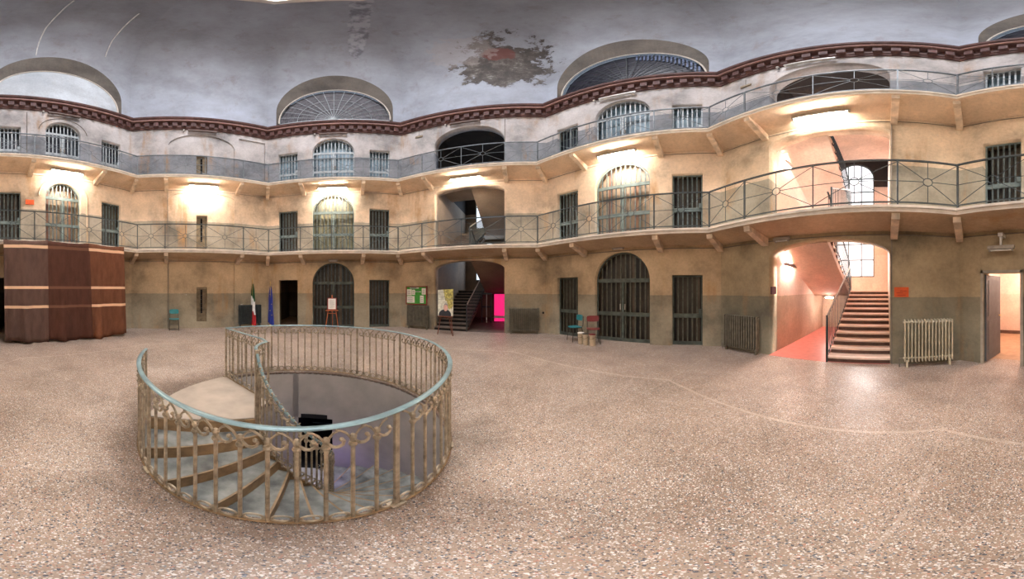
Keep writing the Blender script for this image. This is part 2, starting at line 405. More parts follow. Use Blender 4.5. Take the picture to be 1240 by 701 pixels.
# floor: octagon with the pit cut out, but the landing sector left in
RI = .46
hole = [pol(RP, A0 + (2 * pi - (A0 - A1)) * i / 72)[:2] for i in range(73)]
hole += [pol(RI, A1 + (A0 - A1) * i / 10)[:2] for i in range(11)]
core = []
fl = plate([octo(AP + .55), hole], 0, .06, 'terrazzo', 'floor')
for v in fl.vertices: x, y, z = v.co; v.co = (x, z, y - .06)
o = link('floor', fl); o['kind'] = 'structure'

DOORX = (1.555, 2.445)
def wall_loops(c):
    L = [rect(-HS, HS, -.1, ZC + .35)]
    for k, z0 in enumerate((0., Z1, Z2)):
        if c in 'ACE':
            g, zs, zt = .91, z0 + 1.91, z0 + 2.82
            if k == 2: zs, zt = 8.40, 9.31
            if c == 'A' and k: g, zs, zt = .68, (5.17, 8.42)[k - 1], (5.85, 9.12)[k - 1]
            L.append(arch(g, z0 - .01, zs, zt))
            top = (2.07, 5.30, 8.56)[k]
            for sg in (-1, 1):
                L.append(rect(sg * DOORX[0], sg * DOORX[1], z0 - .01, top) if sg > 0 else rect(-DOORX[1], -DOORX[0], z0 - .01, top))
        elif c == 'G':
            L.append(rect(-2.42, -1.58, z0 - .01, (2.01, 5.33, 8.68)[k]))
        elif c in 'DF':
            zs, zt = ((2.44, 2.80), (5.72, 6.0), (8.35, 9.35))[k]
            L.append(arch(1.42, z0 - .01, zs, zt, 28))
    return L
for i, c in enumerate('ABCDEFGH'):
    loops = wall_loops(c)
    if c == 'B':     # recessed blind arches with a slot in each
        for k, (z0, zs, zt) in enumerate(((0., 2.70, 2.88), (Z1, 5.70, 6.0), (Z2, 8.62, 9.38))): loops.append(arch(1.41, z0 - .01, zs, zt, 28))
        loops.append(rect(1.62, 2.86, Z2 + .3, 9.40))
    if c == 'B': me = plate(loops, 0, .07, 'wall_plaster', 'wall_' + c)
    else: me = plate(loops, 0, .42, 'wall_plaster_olive' if c in 'FGH' else 'wall_plaster', 'wall_' + c)
    SIDE = {'A': 'left', 'B': 'back_left', 'C': 'back', 'D': 'back_right', 'E': 'right_back', 'F': 'right', 'G': 'right_front', 'H': 'front'}[c]
    o = link('wall_' + SIDE, me, None, W(c)); o['kind'] = 'structure'
    if c == 'B':
        back = plate([rect(-HS, HS, -.1, ZC + .3), rect(-.23, .23, .27, 1.74), rect(-.24, .24, 3.38, 4.92), rect(-.24, .24, 6.6, 8.12)], .07, .42, 'wall_plaster', 'niche_back')
        struct('wall_back', back, None, None, o)

# ---- rooms and stair halls behind the openings
def roombox(c, x0, x1, y0, y1, z0, z1, mat, name, floor_mat=None, t=.12, holes_back=None, topm=None, open_top=False, M=None):
    """open-fronted room: sides, back, ceiling, floor as one structure with floor its own piece"""
    M = M or W(c)
    b = MB()
    b.box(x0 - t, x0, y0, y1 + t, z0 - t, z1 + t); b.box(x1, x1 + t, y0, y1 + t, z0 - t, z1 + t)
    if not open_top: b.box(x0, x1, y0, y1, z1, z1 + t)
    r = struct(name, b, mat, M)
    back = [rect(x0, x1, z0, z1)] + (holes_back or [])
    struct('wall_back', plate(back, y1, y1 + .3, mat, 'wall_back'), None, None, r)
    if floor_mat:
        f = MB(); f.box(x0, x1, y0, y1, z0 - t, z0); struct('floor_slab', f, floor_mat, None, r)
    return r
n_wall = 0
for c in 'ACE':
    for k, (z0, z1) in enumerate(((0., 3.0), (Z1, 6.2), (Z2, 9.6))):
        for (x0, x1) in ((-2.9, -1.30), (-1.18, 1.18), (1.30, 2.9)):
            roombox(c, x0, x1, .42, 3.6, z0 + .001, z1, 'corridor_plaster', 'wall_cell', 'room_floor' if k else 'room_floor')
# open doorway room on the far right wall
gr = roombox('G', -3.1, -.9, .42, 3.6, 0.001, 2.9, 'room_plaster', 'wall_side_room', 'room_floor')
sk = MB(); sk.box(-3.1, -.9, 3.56, 3.6, 0, .12); sk.box(-3.1, -3.07, .42, 3.6, 0, .12); struct('baseboard', sk, 'stair_riser', None, gr)
for k, (z0, z1) in enumerate(((Z1, 6.2), (Z2, 9.6))):
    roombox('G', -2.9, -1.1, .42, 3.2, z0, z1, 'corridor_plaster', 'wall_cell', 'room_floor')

def flight(name, label, c, s0, s1, d0, z0, up, n, mats, parent_M=None, rail_s=None, rail=True, rails=None):
    """straight flight; up=+1 climbs away from the hall, -1 climbs back towards it"""
    rise, tread = .1340, .30
    t = thing(name, label, 'staircase', W(c))
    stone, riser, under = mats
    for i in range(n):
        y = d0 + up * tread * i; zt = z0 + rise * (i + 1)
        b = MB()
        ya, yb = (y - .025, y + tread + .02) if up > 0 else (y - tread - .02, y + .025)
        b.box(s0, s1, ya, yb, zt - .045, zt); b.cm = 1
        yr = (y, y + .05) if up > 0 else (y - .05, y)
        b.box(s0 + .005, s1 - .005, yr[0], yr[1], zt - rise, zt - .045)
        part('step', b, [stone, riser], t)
    y1 = d0 + up * tread * n; z1 = z0 + rise * n
    b = MB(); th = .17
    ylo, yhi = d0, y1
    b.hexa([(s0, ylo, z0 - .02 - (th if z0 > .5 else 0)), (s1, ylo, z0 - .02 - (th if z0 > .5 else 0)), (s1, yhi, z1 - th - rise), (s0, yhi, z1 - th - rise),
            (s0, ylo, z0 + .0), (s1, ylo, z0 + .0), (s1, yhi, z1 - rise - .01), (s0, yhi, z1 - rise - .01)])
    part('flight_slab', b, under, t)
    if rail_s is not None:
        b = MB(); H = .98
        b.box(rail_s - .02, rail_s + .02, d0 - .06, d0 - .02, z0, z0 + 1.08) if up > 0 else b.box(rail_s - .02, rail_s + .02, d0 + .02, d0 + .06, z0, z0 + 1.08)
        part('newel_post', b, 'iron_dark', t)
        b = MB()
        b.tube([(rail_s, d0 - up * .04, z0 + H + .06), (rail_s, y1, z1 + H + .06)], .024, 8); part('handrail', b, 'lamp_housing' if up > 0 else 'iron_dark', t, smooth=True)
        me = None
        for j in range(n * 2):
            yy = d0 + up * tread * (j + .5) / 2; zz = z0 + rise * (j + .5) / 2
            if me is None:
                b = MB(); b.box(-.008, .008, -.008, .008, 0, H + .02); me = b.mesh('baluster', 'iron_dark')
            link('baluster', me, t, Matrix.Translation((rail_s, yy, zz + .04)))
        b = MB(); b.tube([(rail_s, d0, z0 + .16), (rail_s, y1, z1 + .16)], .012, 6); part('bottom_rail', b, 'iron_dark', t)
    return t

def stairhall(c, sgn, wmat, stone, riser, under, who, winmat, fl0):
    """sgn=+1: first flight on the right, passage on the left"""
    DD = 4.8
    holes = [arch(.84, z, z + 1.45, z + 2.3, 20) for z in (2.18, 5.38)]
    b = MB(); t = .14
    b.box(-1.42 - t, -1.42, .42, DD + t, -.1, 9.7); b.box(1.42, 1.42 + t, .42, DD + t, -.1, 9.7)
    b.box(-1.42, 1.42, .42, DD, 9.55, 9.7)
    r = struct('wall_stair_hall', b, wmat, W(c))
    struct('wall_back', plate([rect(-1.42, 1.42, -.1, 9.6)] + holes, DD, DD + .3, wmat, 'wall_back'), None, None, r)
    f = MB(); f.box(-1.42, 1.42, .4, DD, -.12, .002); f.box(-1.42, 1.42, -.02, .4, -.09, .003)
    struct('floor_slab', f, fl0, None, r)
    for k, z in enumerate((2.18, 5.38)):
        w = thing('stair_window', 'tall round-headed steel window %s, %s landing' % (who, ('lower', 'upper')[k]), 'window', W(c, 0, DD + .12, 0))
        ring = plate([arch(.84, z, z + 1.45, z + 2.3, 20), arch(.84, z, z + 1.45, z + 2.3, 20, inset=.05)], -.03, .03, 'gate_iron', 'frame'); link('frame', ring, w)
        b = MB()
        for x in (-.28, .28): b.box(x - .022, x + .022, -.02, .02, z + .05, archz(.84, z + 1.45, z + 2.3, x) - .03)
        for zz in (z + .75, z + 1.45): b.box(-.8, .8, -.02, .02, zz - .022, zz + .022)
        part('muntin', b, 'gate_iron', w)
        link('pane', plate([arch(.84, z, z + 1.45, z + 2.3, 20, inset=.03)], .06, .075, winmat, 'pane'), w)
    a0, a1 = (.04, 1.42) if sgn > 0 else (-1.42, -.04)
    b0, b1 = (-1.42, -.04) if sgn > 0 else (.04, 1.42)
    n = 12; R = .134
    for k, z in enumerate((0., Z1)):
        word = ('lowest', 'upper')[k]
        flight('stair_flight', '%s flight climbing away %s, worn stone treads' % (word, who), c, a0, a1, .02 if k == 0 else .45, z, 1, 12 if k == 0 else 11, (stone, riser, under), rail_s=.04 * sgn)
        zl = z + R * 12
        b = MB(); y0 = 3.62
        b.box(-1.42, 1.42, y0, DD, zl - .17, zl); struct('slab_landing', b, under, W(c))
        flight('return_stair_flight', '%s return flight climbing back towards the gallery %s' % (word, who), c, b0, b1, 3.66, zl, -1, 11, (stone, riser, under), rail_s=-.04 * sgn)
    for z in (Z1, Z2):
        b = MB()
        if z == Z1:
            b.box(-1.42, 1.42, .0, .40, z - .2, z)
        else: b.box(-1.42, 1.42, .0, .40, z - .2, z); 
        if z == Z2: b.box(min(a0, a1) - .02, max(a0, a1) + .02, .40, 2.2, z - .2, z)  # extra slab, added to keep window light out of the top storey
        struct('slab_gallery_floor', b, under, W(c))
    return r
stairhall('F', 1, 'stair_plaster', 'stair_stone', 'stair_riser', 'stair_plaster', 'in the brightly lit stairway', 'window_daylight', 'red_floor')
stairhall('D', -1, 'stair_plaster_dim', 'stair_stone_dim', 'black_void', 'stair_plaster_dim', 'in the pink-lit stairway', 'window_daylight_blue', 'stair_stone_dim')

# ---- drum and vault
RB = AP + .25
prof = [(RB, 9.9), (RB, 10.6), (RB, 11.4), (RB, 12.2)]
PP, HH = 2.9, 5.4
for i in range(1, 40):
    q = pi / 2 * i / 40
    r = RB * cos(q) ** (2 / PP); z = 12.4 + HH * sin(q) ** (2 / PP)
    if r < 2.35: break
    prof.append((r, z))
ROC, ZOC = prof[-1]
def vz(v):
    i = min(int(v), len(prof) - 2); f = v - i
    return (prof[i][0] + (prof[i + 1][0] - prof[i][0]) * f, prof[i][1] + (prof[i + 1][1] - prof[i][1]) * f)
def zv(z):
    for i in range(len(prof) - 1):
        if z <= prof[i + 1][1]: return i + (z - prof[i][1]) / (prof[i + 1][1] - prof[i][1])
    return len(prof) - 1
LA, LZ0, LZS, LZT = 2.63, 9.95, 12.0, 14.95
for c in 'ABCDEFGH':
    pts = []; edges = []
    NV = len(prof) - 1
    for v in range(NV + 1):
        for u in range(-8, 9): pts.append(Vector((u / 8 * 4, v)))
    lun = []
    if c in 'ACEG':
        for (x, z) in arch(LA, LZ0, LZS, LZT, 40):
            v = zv(z); r, _ = vz(v); lun.append((x, z, r, v, x / (r * T8) * 4))
        def ins(p):
            r, z = vz(p[1]); x = p[0] / 4 * r * T8
            if abs(x) >= LA or z < LZ0: return False
            return z < archz(LA, LZS, LZT, x)
        pts = [p for p in pts if not ins(p)]
        o0 = len(pts); pts += [Vector((l[4], l[3])) for l in lun]
        edges = [(o0 + i, o0 + (i + 1) % len(lun)) for i in range(len(lun))]
    vo, eo, fo, *_ = delaunay_2d_cdt(pts, edges, [], 0, 1e-5)
    b = MB(); vs = []
    for p in vo:
        r, z = vz(max(0, min(NV, p[1]))); vs.append((p[0] / 4 * r * T8, r - AP, z))
    fs = []
    for f in fo:
        cx = sum(vo[i][0] for i in f) / len(f); cy = sum(vo[i][1] for i in f) / len(f)
        if c in 'ACEG' and ins((cx, cy)): continue
        fs.append(tuple(f))
    b.add(vs, fs)
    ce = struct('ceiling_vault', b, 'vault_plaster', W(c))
    for p in ce.data.polygons: p.use_smooth = True
    if lun:
        # splayed reveal back to the window
        w0 = arch(2.55, 10.0, 11.15, 13.85, 40); yb = .42
        b = MB(); vs = [(l[0], l[2] - AP, l[1]) for l in lun] + [(p[0], yb, p[1]) for p in w0]; n = len(lun)
        b.add(vs, [(i, (i + 1) % n, n + (i + 1) % n, n + i) for i in range(n)])
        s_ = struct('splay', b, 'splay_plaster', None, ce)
        rim = MB(); rim.tube([(p[0], yb - .02, p[1]) for p in w0[2:]], .035, 6); struct('rim', rim, 'slab_edge', None, ce)
        if c == 'A':
            link('blind_infill', plate([arch(2.55, 10.0, 11.15, 13.85, 40)], yb, yb + .1, 'white_blind', 'blind_infill'), ce)
        else:
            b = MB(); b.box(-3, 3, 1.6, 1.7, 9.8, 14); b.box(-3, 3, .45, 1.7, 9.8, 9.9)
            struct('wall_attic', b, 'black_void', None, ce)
            sp = {'C': 'full half-round fan grille above the wall behind the small orange easel', 'E': 'dark half-round fan grille above the wall behind the teal and maroon chairs', 'G': 'half-round fan grille cut by the right edge, above the open grey door'}[c]
            t = thing('lunette_grille', sp, 'grille', W(c, 0, yb + .06, 10.0))
            zc = 1.15; gm = 'gate_white' if c == 'C' else 'iron_dark'
            for i in range(1, 16):
                a = pi * i / 16
                b = MB(); b.tube([(.05 * cos(a), 0, zc + .05 * sin(a)), (2.53 * cos(a), 0, zc + 2.68 * sin(a))], .013, 5)
                part('spoke', b, gm, t)
            for k in range(1, 13):
                rr = k / 12
                b = MB(); b.tube([(2.53 * rr * cos(pi * i / 30), .015, zc + 2.68 * rr * sin(pi * i / 30)) for i in range(31)], .008 if k % 4 else .013, 4)
                part('arc_bar', b, gm if k % 4 == 0 else ('wire_grey' if c == 'C' else 'iron_dark'), t)
            b = MB(); b.box(-2.5, 2.5, .0, .04, zc - .03, zc + .03); part('sill_bar', b, gm, t)
            link('dark_glazing', plate([arch(2.54, 0, 1.15, 3.84, 40)], .10, .12, 'lunette_grey' if c == 'C' else 'lunette_night', 'dark_glazing'), t)
            if c == 'E':
                for i in range(26):
                    x = 2.35 - i * .125; zt_ = archz(2.54, 1.15, 3.84, x); 
                    if x > .25: b = MB(); b.box(x - .045, x + .02, .04, .08, max(.6, zt_ - .85 + .55 * (1 - (x + .9) / 3.2)), zt_ - .02); part('louvre', b, 'louvre_blue', t)

# oculus ring at the vault top; glowing pane added above it as fill light
so = [(ROC / 1 * 1.0) * 1.0]
b = MB(); oc = octo(ROC); oi = octo(ROC - .25)
for i in range(8):
    j = (i + 1) % 8
    b.hexa([(*oc[i], ZOC - .12), (*oc[j], ZOC - .12), (*oi[j], ZOC - .12), (*oi[i], ZOC - .12), (*oc[i], ZOC + .5), (*oc[j], ZOC + .5), (*oi[j], ZOC + .5), (*oi[i], ZOC + .5)])
struct('ceiling_oculus_ring', b, 'slab_edge')
b = MB(); b.add([(x, y, ZOC + .45) for x, y in octo(ROC - .2)], [tuple(range(8))])
o = struct('window_skylight_fill', b, 'skylight_fill_glow')

# ---- cornice
def ringsweep(profile, name, mat, parent=None):
    b = MB(); vs = []
    for w, z in profile:
        for x, y in octo(AP - w): vs.append((x, y, z))
    n = len(profile); fs = []
    for k in range(n):
        k2 = (k + 1) % n
        for i in range(8): j = (i + 1) % 8; fs.append((k * 8 + i, k * 8 + j, k2 * 8 + j, k2 * 8 + i))
    b.add(vs, fs); return struct(name, b, mat, None, parent)
co = ringsweep([(-.3, 9.68), (.05, 9.68), (.07, 9.76), (.10, 9.78), (.10, 10.04), (.24, 10.08), (.27, 10.16), (.27, 10.2), (.33, 10.27), (.35, 10.36), (.30, 10.38), (-.3, 10.40)], 'trim_1', 'cornice_paint')
ringsweep([(.24, 10.10), (.30, 10.115), (.30, 10.15), (.24, 10.16)], 'fillet', 'cornice_line', co)
for c in 'ABCDEFGH':
    b = MB(); n = 15
    for i in range(n):
        x = -HS + .1 + (2 * HS - .2) * (i + .5) / n
        b.box(x - .10, x + .10, -.21, -.09, 9.79, 10.06)
        b.cm = 1; b.box(x - .06, x + .06, -.215, -.2, 9.84, 10.02); b.cm = 0
    o = struct('modillions', b, ['cornice_mod', 'cornice_line2'], W(c), None) if 'cornice_mod' in MATS else struct('modillion_band', b, ['cornice_paint', 'modillion_face'], co.matrix_world.inverted() @ W(c), co)

# ---- galleries
def gallery(z, word):
    g = thing('gallery', 'plastered octagonal gallery walkway with corbels, %s level' % word, 'balcony')
    b = MB()
    prof_ = [(-.0, z), (.93, z), (.93, z - .05), (.90, z - .06), (.90, z - .13), (.84, z - .15), (.0, z - .27)]
    vs = []
    for w, zz in prof_:
        for x, y in octo(AP - w): vs.append((x, y, zz))
    n = len(prof_); fs = [[], []]
    for k in range(n - 1):
        for i in range(8): j = (i + 1) % 8; fs[0 if k in (0, 1, 2, 3) else 1].append((k * 8 + i, k * 8 + j, k * 8 + 8 + j, k * 8 + 8 + i))
    b.add(vs, fs[0]); b.cm = 1; b.add(vs, fs[1])
    part('slab', b, ['slab_edge', 'soffit_plaster'], g)
    b = MB(); n0 = 8
    b.tube([(x, y, z - .36) for x, y in octo(AP - .02)], .012, 5, closed=True); part('cable', b, 'conduit_metal', g)
    # corbel mesh: local x width, -y towards the hall
    b = MB()
    q = [(-.02, -.2), (-.02, -.47), (-.10, -.47), (-.72, -.27), (-.84, -.26), (-.86, -.12)]
    vs = [(x, p[0], p[1]) for x in (-.075, .075) for p in q]; m = len(q)
    b.add(vs, [tuple(range(m)), tuple(range(2 * m - 1, m - 1, -1))] + [(i, (i + 1) % m, m + (i + 1) % m, m + i) for i in range(m)])
    me = b.mesh('corbel', 'corbel_plaster')
    for i, c in enumerate('ABCDEFGH'):
        p = 1.25 if c in 'ACEG' else 1.5
        for s in (-p, p): link('corbel', me, g, W(c, s, 0, z))
        a = NORM[c] - pi / 8; r = AP / cos(pi / 8)
        n = Vector((cos(a), sin(a), 0)); t = Vector((n.y, -n.x, 0))
        M = Matrix(((t.x, n.x, 0, n.x * r), (t.y, n.y, 0, n.y * r), (0, 0, 1, z), (0, 0, 0, 1)))
        link('corbel', me, g, M @ Matrix.Scale(1.07, 4, (0, 1, 0)))
    return g
gallery(Z1, 'middle'); gallery(Z2, 'top')

# railings: one per wall and level
W9 = .88; HSR = (AP - W9) * T8
def starpanel(x0, x1, iron):
    b = MB(); xc = (x0 + x1) / 2; zc = .52; rr = .085; z0, z1 = .07, .97
    b.tube([(xc + rr * cos(2 * pi * i / 16), 0, zc + rr * sin(2 * pi * i / 16)) for i in range(16)], .009, 6, closed=True)
    for (x, z) in ((x0, z0), (x1, z0), (x0, z1), (x1, z1), (x0, zc), (x1, zc), (xc, z0), (xc, z1)):
        d = Vector((x - xc, 0, z - zc)).normalized() * rr
        b.tube([(xc + d.x, 0, zc + d.z), (x, 0, z)], .0078, 5)
    return b
for k, z in enumerate((Z1, Z2)):
    iron = ('iron_dark', 'upper_rail_iron')[k]
    for c in 'ABCDEFGH':
        p = 1.24 if c in 'ACEG' else 1.53
        t = thing('gallery_railing', 'wrought iron star-pattern railing, %s gallery, %s' % (('middle', 'top')[k], WN[c]), 'railing', W(c, 0, -W9, z), 'star-pattern gallery railings')
        for x, w in ((-HSR, .016), (-p, .016), (0, .010), (p, .016)):
            b = MB(); b.box(-w, w, -w, w, -.02, 1.0); part('post', b, iron, t, Matrix.Translation((x + (.02 if x == -HSR else 0), 0, 0)))
        b = MB(); b.box(-HSR, HSR, -.022, .022, .985, 1.015); part('handrail', b, iron, t)
        b = MB(); b.box(-HSR, HSR, -.012, .012, .055, .08); part('bottom_rail', b, iron, t)
        xs = [-HSR, -p, 0, p, HSR]
        for i in range(4): part('star_panel', starpanel(xs[i], xs[i + 1], iron), iron, t)

# ---- barred gates and doors
def gatething(c, k, kind):
    z0 = (0, Z1, Z2)[k]; words = {'gate': 'arched', 'L': 'narrow rectangular left', 'R': 'narrow rectangular right'}
    mats = ('gate_iron_dark', 'gate_band_dark') if k == 0 else ('gate_iron', 'gate_iron_band')
    back = 'corridor_dark'
    if k == 1: back = 'lit_corridor_olive' if (c == 'C' and kind == 'gate') else ('lit_corridor_beige' if kind == 'gate' else 'corridor_dark')
    if k == 2:
        back = 'glazing_night' if (c == 'A' or (c == 'E' and kind == 'L')) else 'glazing_blue'
        mats = ('gate_white', 'gate_white') if not (c == 'E' and kind == 'L') else ('gate_iron', 'gate_iron_band')
    if c == 'E' and k == 0: mats = ('gate_bar_brown', 'gate_band_dark')
    lab = '%s iron-barred %s, %s, %s' % (words[kind], 'gate' if kind == 'gate' else 'door', LV[k], WN[c])
    d = .17
    if kind == 'gate':
        g = .91; zs, zt = (1.91, 2.82) if k < 2 else (1.98, 2.89)
        if c == 'A' and k: g = .68; zs, zt = (1.97, 2.65) if k == 1 else (2.0, 2.70)
        out = arch(g - .005, .0, zs, zt - .005); inn = arch(g - .005, .0, zs, zt - .005, inset=.045)
        nb = 10 if g > .8 else 8; xc = 0
    else:
        x0, x1 = (DOORX if kind == 'R' else (-DOORX[1], -DOORX[0])); zt = (2.06, 2.10, 2.14)[k]
        if c == 'G': x0, x1 = -2.42, -1.58; zt = (2.0, 2.13, 2.25)[k]
        xc = (x0 + x1) / 2; g = (x1 - x0) / 2; zs = zt
        out = rect(-g + .005, g - .005, 0, zt - .005); inn = rect(-g + .045, g - .045, .045, zt - .045); nb = 5
    t = thing('barred_gate' if kind == 'gate' else 'barred_door', lab, 'gate' if kind == 'gate' else 'door', W(c, xc, d, z0))
    link('frame', plate([out, inn], -.025, .025, mats[1], 'frame'), t)
    bands = [.055, .88] + ([zs + .02] if kind == 'gate' else [])
    for i, z in enumerate(bands):
        b = MB(); h = .06 if z > .1 else .05
        b.box(-g + .03, g - .03, -.022, .012, z - h, z + h); part('cross_band', b, mats[1], t)
    for i in range(nb):
        x = -g + .03 + (2 * g - .06) * (i + 1) / (nb + 1)
        top = archz(g, zs, zt, x) - .03 if kind == 'gate' else zt - .03
        b = MB(); b.box(x - .02, x + .02, .0, .02, .02, top); part('bar', b, mats[0], t)
    if kind == 'gate':
        b = MB(); b.box(-.035, .035, -.028, .02, .02, zs); part('meeting_stile', b, mats[1], t)
        for sx in (-.09, .06): b = MB(); b.bbox(sx, sx + .035, -.06, -.02, 1.02, 1.2, .005); part('lock', b, 'conduit_metal' if k else 'lamp_housing', t)
        link('inner_backing', plate([arch(g - .01, .0, zs, zt - .01)], .2, .235, back, 'inner_backing'), t)  # added sheet; on the lower two storeys its stripes imitate the corridor beyond
    else:
        b = MB(); b.box(g - .12, g - .03, -.05, -.02, .93, 1.08); part('lock', b, mats[1], t)
        link('inner_backing', plate([rect(-g + .005, g - .005, 0, zt - .005)], .2, .235, back, 'inner_backing'), t)  # same added sheet, painted near-black for the dark space behind lower doors
    return t
for c in 'ACE':
    for k in range(3):
        if c == 'A' and k == 0: continue
        gatething(c, k, 'gate')
        for s in 'LR':
            if c == 'C' and k == 0 and s == 'L': continue
            gatething(c, k, s)
gatething('G', 1, 'L'); gatething('G', 2, 'L')
# raised mouldings round the arched gates of the left wall and white reveal lines
for k, (zs, zt) in enumerate(((5.17, 6.08), (8.42, 9.33))):
    a = arch(.93, Z1 if k == 0 else Z2, zs, zt, 24)[1 if k == 0 else 3:None if k == 0 else -1]
    b = MB(); b.tube([(p[0], -.01, p[1]) for p in a], .03 if k == 0 else .016, 6); struct('trim_%d' % (2 + k), b, 'soffit_plaster' if k == 0 else 'conduit_metal', W('A'))
# open grey metal door leaf on the right
t = thing('open_metal_door', 'grey metal door standing open in the far right doorway', 'door', W('G', -2.38, .06, 0))
b = MB(); b.box(-.02, .02, .0, .80, .03, 1.97); part('leaf', b, 'door_grey', t, Matrix.Rotation(radians(-6), 4, 'Z'))
for za in (.15, 1.05): b = MB(); b.box(.02, .03, .1, .7, za, za + .8); part('panel', b, 'door_grey', t, Matrix.Rotation(radians(-6), 4, 'Z'))
b = MB(); b.tube([(.02, .72, 1.02), (.07, .72, 1.02), (.07, .62, 1.02)], .01, 6); part('handle', b, 'gold', t, Matrix.Rotation(radians(-6), 4, 'Z'))
b = MB(); 
for x in (-2.44, -1.57): b.box(x - .03, x + .03, -.025, .05, 0, 2.06)
b.box(-2.47, -1.54, -.025, .05, 2.0, 2.06); struct('door_1', b, 'door_jamb', W('G'))

# ---- slots in the blank wall
for k, (za, zb) in enumerate(((.27, 1.74), (3.38, 4.92), (6.6, 8.12))):
    t = thing('slot_vent', 'tall recessed slot with narrow dark opening, %s of the blank wall' % LV[k], 'vent', W('B', 0, .12, 0))
    link('panel', plate([rect(-.23, .23, za, zb), rect(-.045, .045, za + .35, zb - .1)], .10, .13, 'wall_slot_panel', 'panel'), t)
    b = MB(); b.box(-.06, .06, .2, .22, za + .3, zb - .08); part('dark_backing', b, 'black_void', t)
    for i in range(6): z = za + .4 + (zb - za - .55) * i / 5; b = MB(); b.box(-.045, .045, .09, .1, z - .008, z + .008); part('grate_bar', b, 'iron_dark', t)
    if k < 2:
        b = MB(); b.box(-.2, .2, .06, .09, zb - .06, zb - .02); part('lintel_strip', b, 'pale_panel', t)

# ------------------------------------------------------------------ spiral stair in the pit
ZB = -2.72; NS = 15; DA = radians(15); RS = .17
b = MB(); n = 96
vs = []
for z in (-.05, ZB): vs += [pol(RP, 2 * pi * i / n, z) for i in range(n)]
# pit wall with a doorway gap
fs = []
for i in range(n):
    a = math.degrees(2 * pi * (i + .5) / n)
    if 259 < a < 283: continue
    fs.append((i, (i + 1) % n, n + (i + 1) % n, n + i))
b.add(vs, fs)
i0, i1 = 70, 75
vs = [pol(RP, 2 * pi * i / n, z) for z in (-.05, -1.12) for i in range(69, 77)]
b.add(vs, [(i, i + 1, 9 + i, 8 + i) for i in range(7)])
pw = struct('wall_pit', b, 'pit_concrete', smooth=True)
b = MB(); b.lathe([(RP + .0, ZB - .02), (RP + .0, ZB)], 48, (PC[0], PC[1], 0)); struct('floor_pit', b, 'pit_concrete')
b = MB(); M = Matrix.Translation((PC[0], PC[1], 0)) @ Matrix.Rotation(radians(271), 4, 'Z')
b.box(RP, RP + 2.2, -.42, -.36, ZB, -1.1, M); b.box(RP, RP + 2.2, .36, .42, ZB, -1.1, M); b.box(RP + 2.2, RP + 2.3, -.42, .42, ZB, -1.1, M)
b.box(RP - .02, RP + 2.2, -.42, .42, -1.12, -1.02, M); b.box(RP - .05, RP + 2.2, -.42, .42, ZB - .05, ZB - .001, M)
struct('wall_cellar_passage', b, 'pit_dark' if 'pit_dark' in MATS else 'black_void')
st = thing('spiral_staircase', 'spiral stair of grey stone treads winding down the round pit in the floor', 'staircase', Matrix.Translation((PC[0], PC[1], 0)))
for i in range(NS):
    a0 = A0 + DA * i; z = -RS * (i + 1); b = MB(); m = 5
    def sec(ra, rb, za, zb, a_, b_):
        vs = []
        for zz in (za, zb):
            vs += [(ra * cos(a_ + (b_ - a_) * j / m), ra * sin(a_ + (b_ - a_) * j / m), zz) for j in range(m + 1)]
            vs += [(rb * cos(a_ + (b_ - a_) * j / m), rb * sin(a_ + (b_ - a_) * j / m), zz) for j in range(m, -1, -1)]
        q = 2 * m + 2
        b.add(vs, [tuple(range(q - 1, -1, -1)), tuple(range(q, 2 * q))] + [(j, (j + 1) % q, q + (j + 1) % q, q + j) for j in range(q)])
    sec(.45, RP - .004, z - .15, z, a0, a0 + DA + .001)
    b.cm = 1
    # brown painted riser, facing down the stair, carried by the tread above
    def riser(a_):
        ra, rb = .45, RP - .004; e = .012
        c_, s_ = cos(a_), sin(a_); t_ = Vector((-s_, c_, 0)) * .022
        A = [Vector((ra * c_, ra * s_, z + .0)), Vector((rb * c_, rb * s_, z + .0)), Vector((rb * c_, rb * s_, z + RS - .002)), Vector((ra * c_, ra * s_, z + RS - .002))]
        b.hexa([A[0], A[1], A[1] + t_, A[0] + t_, A[3], A[2], A[2] + t_, A[3] + t_])
    riser(a0)
    part('step', b, ['stone_tread', 'stone_nosing'], st)
b = MB(); m = 60; q = []
for i in range(m + 1):
    a = A0 + DA * NS * i / m; z = -RS * NS * i / m
    q.append([(r * cos(a), r * sin(a), zz) for r, zz in ((.415, z - .30), (.455, z - .30), (.455, z + .02), (.415, z + .02))])
vs = [p for s_ in q for p in s_]; fs = []
for i in range(m):
    for j in range(4): fs.append((i * 4 + j, i * 4 + (j + 1) % 4, i * 4 + 4 + (j + 1) % 4, i * 4 + 4 + j))
b.add(vs, fs); part('inner_stringer', b, 'stone_nosing', st)
b = MB(); m_ = 12
sec2 = [(r * cos(A1 + (A0 - A1) * i / m_), r * sin(A1 + (A0 - A1) * i / m_)) for r, rg in ((.46, range(m_ + 1)), (RP + .02, range(m_, -1, -1))) for i in rg]
q_ = len(sec2); b.add([(x, y, -.16) for x, y in sec2] + [(x, y, .004) for x, y in sec2], [tuple(range(q_ - 1, -1, -1)), tuple(range(q_, 2 * q_))] + [(i, (i + 1) % q_, q_ + (i + 1) % q_, q_ + i) for i in range(q_)])
part('landing', b, 'landing_stone', st)
# landing edge nosing and iron curb strip
b = MB(); 
for a_ in (A0,):
    c_, s_ = cos(a_), sin(a_); b.hexa([Vector((r * c_, r * s_, zz)) + Vector((-s_, c_, 0)) * e for zz in (-.17, .004) for r, e in ((.45, -.02), (1.70, -.02), (1.70, .02), (.45, .02))])
part('top_nosing', b, 'stone_nosing', st)

